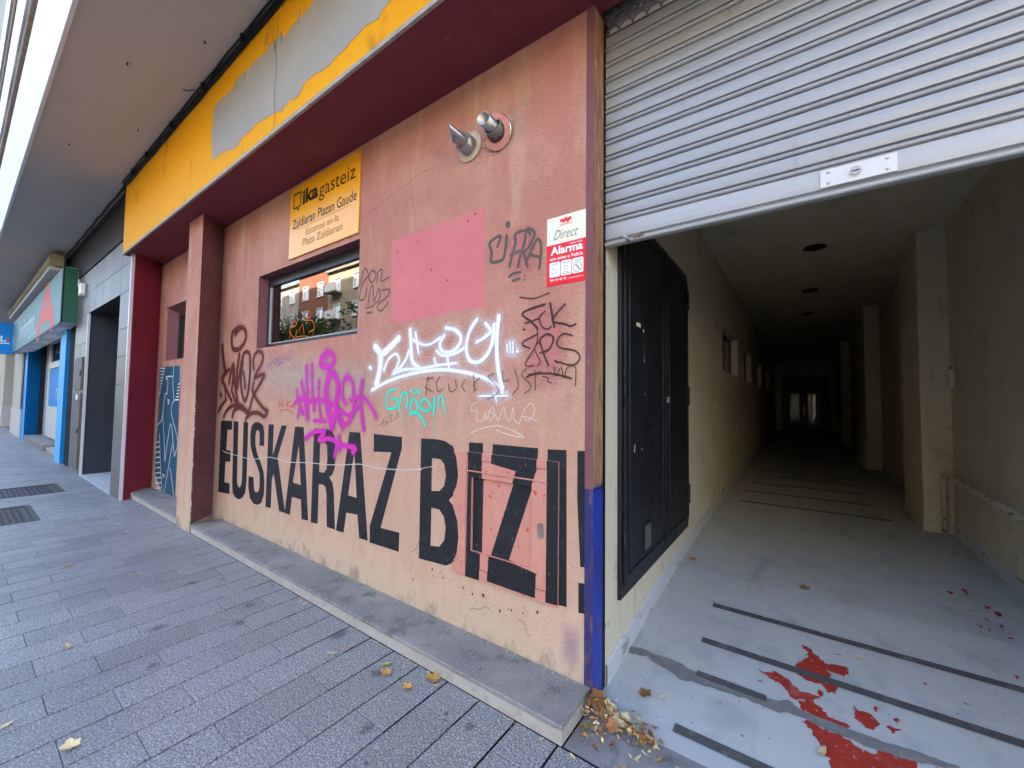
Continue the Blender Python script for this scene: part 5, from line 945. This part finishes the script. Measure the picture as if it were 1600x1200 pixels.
for i in range(9):
    hgt = (.62,.36,.36,.55,.36,.36,.5,.36,.36)[i]; S_ += [(.055,[(xx,3.30),(xx+.05,3.30+hgt)]),(.055,[(xx+.05,3.30+.33),(xx+.28,3.30+.28),(xx+.30,3.30)])]; xx += .46
brush(mb, S_, 1.2535, grow=1); 
for i in range(6): brush(mb, [(.035,[(-18.2+i*.34,3.14),(-18.0+i*.34,3.24)])], 1.2530, grow=1)
tag(mb.build('white_writing', m['sign_white'], sg), kind='stuff')
for i in range(5): B(-21.5+i*1.9,-20.6+i*1.9,1.32,1.56,2.985,2.9945).build('painted_light_streak', m['sign_white'], sg)  # white strips paint the streaks of light on the sign's underside
nb = B(-12.239,-12.232,1.46,1.585,3.78,4.08).build('number_plate', m['sign_white'], sg)
aw = empty('awning_cassette', (-18,1.3,4.3), 'long tan closed awning box above the teal sign', 'awning')
MB().extrude_x([(1.12,4.50),(1.14,4.58),(1.22,4.61),(1.36,4.58),(1.36,4.36),(1.20,4.34),(1.13,4.40)],-23.6,-13.2).build('cassette', m['awning_tan'], aw, .01); B(-23.5,-13.3,1.15,1.35,4.25,4.338).build('front_bar', m['frame_grey'], aw)
s2 = empty('projecting_sign', (-23.4,1,3.5), 'blue projecting sign with white letters beyond the teal sign', 'sign')
B(-23.6,-23.25,.70,1.255,2.98,4.10).build('box_body', m['shop_blue'], s2)
mb = MB()
for t in text_tris('ILL',.76,1.10,3.42,3.62,.03): mb.add([(-23.2485,y,z) for y,z in t],[(0,1,2)])
mb.add([(-23.2485,.74,3.34),(-23.2485,1.18,3.34),(-23.2485,1.18,3.375),(-23.2485,.74,3.375)],[(0,1,2,3)])
mb.build('white_lettering', m['sign_white'], s2); MB().add([(-23.2484,1.11,3.44),(-23.2484,1.17,3.44),(-23.2484,1.17,3.56),(-23.2484,1.11,3.56)],[(0,1,2,3)]).build('red_mark', m['sign_coral'], s2)
# further along: cream stone front
cs = empty('cream_building', (-30,1.6,0), 'cream stone ground floor beyond the blue shop', 'building')
B(-26.0,-22.41,1.49,2.2,1.0,4.69).build('stone_pier', m['cream_stone'], cs); B(-26.05,-22.405,1.47,2.2,0,.995).build('stone_base', m['base_stone'], cs); B(-22.75,-22.2,1.478,1.489,1.0,3.4).build('dark_opening', m['cable_black'], cs)
B(-31.0,-26.1,2.4,2.6,0,4.69).build('recessed_door', m['window_frame'], cs); B(-36.0,-31.0,1.49,2.6,1.0,4.69).build('stone_pier', m['cream_stone'], cs); B(-36.05,-30.95,1.47,2.6,0,.995).build('stone_base', m['base_stone'], cs); B(-61,-36.1,1.55,2.2,0,4.69).build('stone_wall', m['cream_stone'], cs)
B(-31,-26.1,1.5,2.3,3.6,4.69).build('lintel', m['cream_stone'], cs)

# ================================================================ ACROSS THE STREET (seen in the window's reflection, but for the added far-kerb trees)
FY = -20.0
def shutter_window():
    me1 = MB().box(-.62,.62,-.02,.10,0,1.5)
    return me1
fr_me = MB().box(-.66,-.56,-.14,.04,-.05,1.6).box(.56,.66,-.14,.04,-.05,1.6).box(-.56,.56,-.14,.04,1.5,1.6).box(-.72,.72,-.14,.14,-.11,-.05).box(-.03,.03,-.14,-.06,-.05,1.5).mesh('window', m['panel_white'])
pn_me = MB().quad((-.56,-.12,-.05),(.56,-.12,-.05),(.56,-.12,1.5),(-.56,-.12,1.5)).mesh('pane', m['clear_glass'])
def facade(x0, x1, h, wall_m, label, nx, z0=4.3, bal=False, y=FY):
    t = empty('street_building', ((x0+x1)/2, y, 0), label, 'building', 'buildings across the street')
    zs = [z0+i*2.95 for i in range(int((h-z0-.6)//2.95)+1)]; xs = [x0+(i+.5)*(x1-x0)/nx for i in range(nx)]
    wl = MB(); holes = [(x-.62,x+.62,z-.05,z+1.55) for x in xs for z in zs]
    for r_ in wall_holes(x0,x1,3.4,h,holes): wl.quad((r_[0],y,r_[2]),(r_[1],y,r_[2]),(r_[1],y,r_[3]),(r_[0],y,r_[3]))
    wl.quad((x0,y,3.4),(x0,y-12,3.4),(x0,y-12,h),(x0,y,h)).quad((x1,y,3.4),(x1,y-12,3.4),(x1,y-12,h),(x1,y,h)).quad((x0,y-.5,3.4),(x1,y-.5,3.4),(x1,y-.5,h),(x0,y-.5,h))
    wl.build('wall', wall_m, t); B(x0-.05,x1+.05,y-12,y+.35,h,h+.25).build('roof_edge', m['stone_base'], t); B(x0,x1,y-.3,y+.06,0,3.39).build('ground_floor', m['stone_base'], t)
    for i, z in enumerate(zs):
        for k, x in enumerate(xs):
            w = inst('window', fr_me, (x,y,z), t); p = bpy.data.objects.new('pane', pn_me); COL.objects.link(p); p.parent = w
            if bal and k % 2 == 0: B(x-1.0,x+1.0,y+.01,y+.9,z-.25,z-.13).build('balcony', wall_m, t); B(x-1.0,x+1.0,y+.84,y+.9,z-.13,z+.75).build('balcony_rail', m['panel_white'], t)
facade(-62,-49,15.2,m['render_white'],'pale rendered end building across the street',4)
facade(-49,-42.5,16.0,m['render_terracotta'],'terracotta building across the street between two pale blocks',2)
facade(-42.5,-28,15.4,m['render_cream'],'cream building with balconies across the street',4,bal=True)
facade(-28,-10,13.2,m['render_white'],'long low white building across the street',5)
facade(-10,14,12.4,m['render_cream'],'cream building directly across from the shopfront',6)
leaf_me = None
def tree(x, y, h, r, label, seed, dens, ncl):
    random.seed(seed)
    t = empty('street_tree', (x,y,0), label, 'tree', 'trees along the street')
    tr = MB(); tr.tube([(x,y,-.1),(x+.05,y,1.5),(x-.05,y+.1,h*.45)],[.17,.13,.10],9)
    tips = []
    for i in range(9):
        a = i*2.4+random.uniform(-.3,.3); e = random.uniform(.5,1.2); l = r*random.uniform(.7,1.1); s = Vector((x-.05,y+.1,h*random.uniform(.30,.45)))
        p1 = s+Vector((cos(a)*cos(e),sin(a)*cos(e),sin(e)))*l*.5; p2 = p1+Vector((cos(a+.3)*.8,sin(a+.3)*.8,.7))*l*.5
        tr.tube([s,p1,p2],[.06,.04,.015],6); tips += [p1,p2]
        for q in range(3):
            p3 = p1.lerp(p2,.5)+Vector((random.gauss(0,1),random.gauss(0,1),random.uniform(0,1)))*r*.35; tr.tube([p1,p3],[.025,.008],5); tips.append(p3)
    tr.build('trunk', m['bark'], t)
    cr = MB()
    for q in range(ncl):
        c = random.choice(tips)+Vector((random.gauss(0,1),random.gauss(0,1),random.gauss(0,.8)))*r*.13
        for k in range(dens):
            p = c+Vector((random.gauss(0,1),random.gauss(0,1),random.gauss(0,1)))*.17; s = random.uniform(.05,.10)
            a = Vector((random.gauss(0,1),random.gauss(0,1),random.gauss(0,.6))).normalized(); b = a.orthogonal().normalized()*s*.6
            cr.add([p-a*s,p+b,p+a*s,p-b],[(0,1,2,3)])
    cr.build('crown', m['foliage'], t)
tree(-25.2,-7.6,10.4,2.0,'leafy green street tree standing farthest along the kerb',3,34,260)
tree(-15.2,-7.2,8.2,2.4,'open branched street tree nearer the shopfront',8,24,100)

for i, (x, y, sd) in enumerate(((-5.2,-11.6,12),(.6,-11.8,15),(6.4,-11.5,19))): tree(x,y,8.4,2.7,('dense','broad','tall')[i]+' unseen tree added on the far kerb to darken the passage',sd,30,190)  # unseen trees added so that less low light reaches the passage

# ================================================================ LEAVES
def leaf_mesh(kind, seed, mt):
    random.seed(seed); vs = [(0,0,.004)]; 
    if kind == 'lobed':
        N = 22; pr = []
        for k in range(N):
            t = 2*pi*k/N; rr = .62+.38*abs(cos(2.5*(t-pi/2)))**1.5*(1.0 if sin(t) > -.5 else .55); pr.append((cos(t)*rr*.9, sin(t)*rr))
    else:
        N = 12; pr = [(cos(2*pi*k/N)*.36*(1-.35*abs(sin(2*pi*k/N))), sin(2*pi*k/N)) for k in range(N)]
    cu = random.uniform(.25,.7); tw = random.uniform(-.5,.5)
    for (x,y) in pr: vs.append((x, y, .10+cu*(x*x*.8+y*y*.35)+tw*x*y*.6+random.uniform(-.06,.10)))
    n = len(pr); mb = MB().add(vs, [(0,k+1,(k+1)%n+1) for k in range(n)])
    if kind == 'lobed': mb.add([(-.02,-.6,.1),(.02,-.6,.1),(.03,-1.25,.2),(-.01,-1.25,.2)],[(0,1,2,3)])
    return mb.mesh('fallen_leaf', mt)
LMS = {c: [leaf_mesh(k, i*7+3, m[c]) for i,k in enumerate(('lobed','lobed','oval','oval','oval'))] for c in ('leaf_brown','leaf_ochre','leaf_straw','leaf_green')}
def leaf(x, y, z, s, colr, k, label, group):
    o = bpy.data.objects.new('fallen_leaf', LMS[colr][k]); COL.objects.link(o); o.location = (x,y,z); o.scale = (s,s,s); o.rotation_euler = (random.uniform(-.12,.12),random.uniform(-.12,.12),random.uniform(0,6.28))
    return tag(o, label, 'leaf', group)
random.seed(77)
BIG = {0:('leaf_ochre',0,.048,'large curled ochre leaf lying against the step riser'),1:('leaf_ochre',1,.032,'crumpled ochre leaf on the paving below the large curled one'),3:('leaf_straw',2,.034,'pale narrow leaf on a paving joint'),4:('leaf_green',2,.038,'green yellow oval leaf on the paving near the step'),5:('leaf_ochre',0,.036,'small crumpled yellow leaf beside the green one'),
       7:('leaf_ochre',2,.045,'long ochre leaf alone in the middle of the paving'),9:('leaf_straw',1,.04,'split straw coloured leaf lying across a paving stone'),10:('leaf_straw',2,.03,'pale leaf beside a long joint far from the step'),11:('leaf_straw',2,.036,'thin pale leaf lying along a joint between paving stones')}
ORD = ['first','second','third','fourth','fifth','sixth','seventh','eighth','ninth','tenth']; ORD += [t+'-'+o for t in ('twenty','thirty') for o in ORD[:9]]
ORD = ORD[:10]+['eleventh','twelfth','thirteenth','fourteenth','fifteenth','sixteenth','seventeenth','eighteenth','nineteenth','twentieth']+ORD[10:]
def ranks(pts, skip):
    o = sorted((i for i in range(len(pts)) if i not in skip), key=lambda i: math.hypot(pts[i][0]+.86, pts[i][1]-1.6)); return {i: k for k, i in enumerate(o)}
WRANK = ranks(LEAF_WALK, BIG)
for i,(x,y) in enumerate(LEAF_WALK):
    if i in BIG: c,k,s,lab = BIG[i]
    else: c,k,s,lab = random.choice(('leaf_straw','leaf_straw','leaf_ochre','leaf_brown')), random.choice((2,3,4)), random.uniform(.010,.022), 'tiny dry leaf scrap on the paving, %s of them counted from the step corner' % ORD[WRANK[i]]
    leaf(x,y,.003,s,c,k,lab,'leaves scattered on the pavement')
random.seed(78)
BF = {0:('leaf_brown',0,.040,'curled red brown leaf standing on the passage floor near the post'),1:('leaf_straw',2,.022,'small straw leaf beside the red brown one on the passage floor'),2:('leaf_straw',3,.034,'pale upright leaf at the edge of the leaf pile'),3:('leaf_ochre',1,.045,'ochre leaf by the skirting under the black cabinet'),4:('leaf_brown',0,.040,'brown leaf in the middle of the passage floor'),9:('leaf_straw',2,.032,'yellow leaf beside the worn red paint'),15:('leaf_straw',2,.036,'straw coloured leaf at the lower edge of the worn red paint')}
FRANK = ranks(LEAF_FLOOR, BF)
for i,(x,y) in enumerate(LEAF_FLOOR):
    if i in BF: c,k,s,lab = BF[i]
    else: c,k,s,lab = 'leaf_straw', random.choice((2,3,4)), random.uniform(.014,.022), 'tiny pale leaf scrap on the passage floor, %s of them counted from the post' % ORD[FRANK[i]]
    leaf(x,y,fz(y)+.005,s,c,k,lab,'leaves on the passage floor')
lt = MB(); random.seed(61)
for i in range(170):                                        # litter blown against the foot of the step
    x = -.9-abs(random.gauss(0,2.0)); y = 1.602-abs(random.gauss(0,.022))-.004; s = random.uniform(.003,.010)
    if x < -5.4: continue
    a = random.uniform(0,6.28); a_ = Vector((cos(a),sin(a),random.uniform(-.2,.3)))*s; b_ = Vector((-sin(a),cos(a),random.uniform(-.2,.3)))*s*random.uniform(.25,.6); c = Vector((x,y,.004+s*.3))
    lt.add([c-a_,c+b_,c+a_,c-b_],[(0,1,2),(0,2,3)])
lo_ = tag(lt.build('leaf_litter', m['leaf_straw']), 'crumbs of dry leaf blown along the foot of the step', 'leaf litter', kind='stuff'); lo_.data.materials.append(m['leaf_brown'])
for i, p in enumerate(lo_.data.polygons): p.material_index = (i//2) % 3 == 0
# the heap in the corner by the post
random.seed(41)
heap = MB()
def heap_h(x, y): return .075*math.exp(-(((x+.80)/.085)**2+((y-1.845)/.085)**2))+.030*math.exp(-(((x+.66)/.12)**2+((y-1.84)/.05)**2))
for i in range(430):
    if random.random() < .62: x, y = -.79+random.gauss(0,.06), 1.84+random.gauss(0,.065)
    else: t = random.random(); x, y = -.74+t*.22+random.gauss(0,.02), 1.86-t*.015+random.gauss(0,.022)
    if x < -.848 or (y > 1.89 and x < -.84): continue
    z = heap_h(x,y)*random.uniform(.5,1.05)+.006; s = random.uniform(.006,.017)
    a = Vector((random.gauss(0,1),random.gauss(0,1),random.gauss(0,.45))).normalized(); b = a.orthogonal(); b.rotate(Matrix.Rotation(random.uniform(-.9,.9),3,a)); b = b.normalized()*s*random.uniform(.3,.55); c = Vector((x,y,z)); up = Vector((0,0,s*.25))
    heap.add([c-a*s,c+b+up,c+a*s,c-b+up],[(0,1,2),(0,2,3)])
ho = heap.build('leaf_heap', m['leaf_ochre']); tag(ho, 'heap of dry leaf fragments in the corner at the post foot', 'leaf heap', kind='stuff')
ho.data.materials.append(m['leaf_brown']); ho.data.materials.append(m['leaf_straw'])
for i, p in enumerate(ho.data.polygons): p.material_index = (1,1,2,0,1,2)[(i//2)%6]
for i in range(26):
    if i == 0: x,y,s,c,k,lab = -.795,1.835,.060,'leaf_brown',0,'largest crumpled orange brown leaf on top of the heap'
    elif i == 1: x,y,s,c,k,lab = -.80,1.735,.030,'leaf_green',2,'green leaf at the front of the heap'
    elif i == 2: x,y,s,c,k,lab = -.845,1.79,.034,'leaf_straw',2,'straw leaf propped against the step end'
    else:
        t = random.random(); x,y = -.82+t*.26+random.gauss(0,.015), 1.85-.01*t+random.gauss(0,.05); x = max(x,-.835); s = random.uniform(.020,.036); c = random.choice(('leaf_brown','leaf_straw','leaf_ochre','leaf_straw','leaf_brown')); k = random.choice((0,1,2,3,4)); lab = 'dry leaf lying in the heap at the post foot'
    o = leaf(x,y,heap_h(x,y)+.012,s,c,k,lab,'leaves in the heap by the post'); o.rotation_euler = (random.uniform(-.7,.7),random.uniform(-.7,.7),random.uniform(0,6.28))
random.seed(43)
TS = sorted([(random.uniform(-.80,-.35), random.uniform(1.63,1.83)) for i in range(14)], key=lambda p: math.hypot(p[0]+.86,p[1]-1.6))
for i, (x, y) in enumerate(TS):
    leaf(x,y,.004,random.uniform(.010,.022),random.choice(('leaf_straw','leaf_straw','leaf_ochre')),random.choice((2,3,4)),'small leaf scrap on the grey concrete below the heap, %s from the step corner' % ORD[i],'leaf scraps on the threshold')
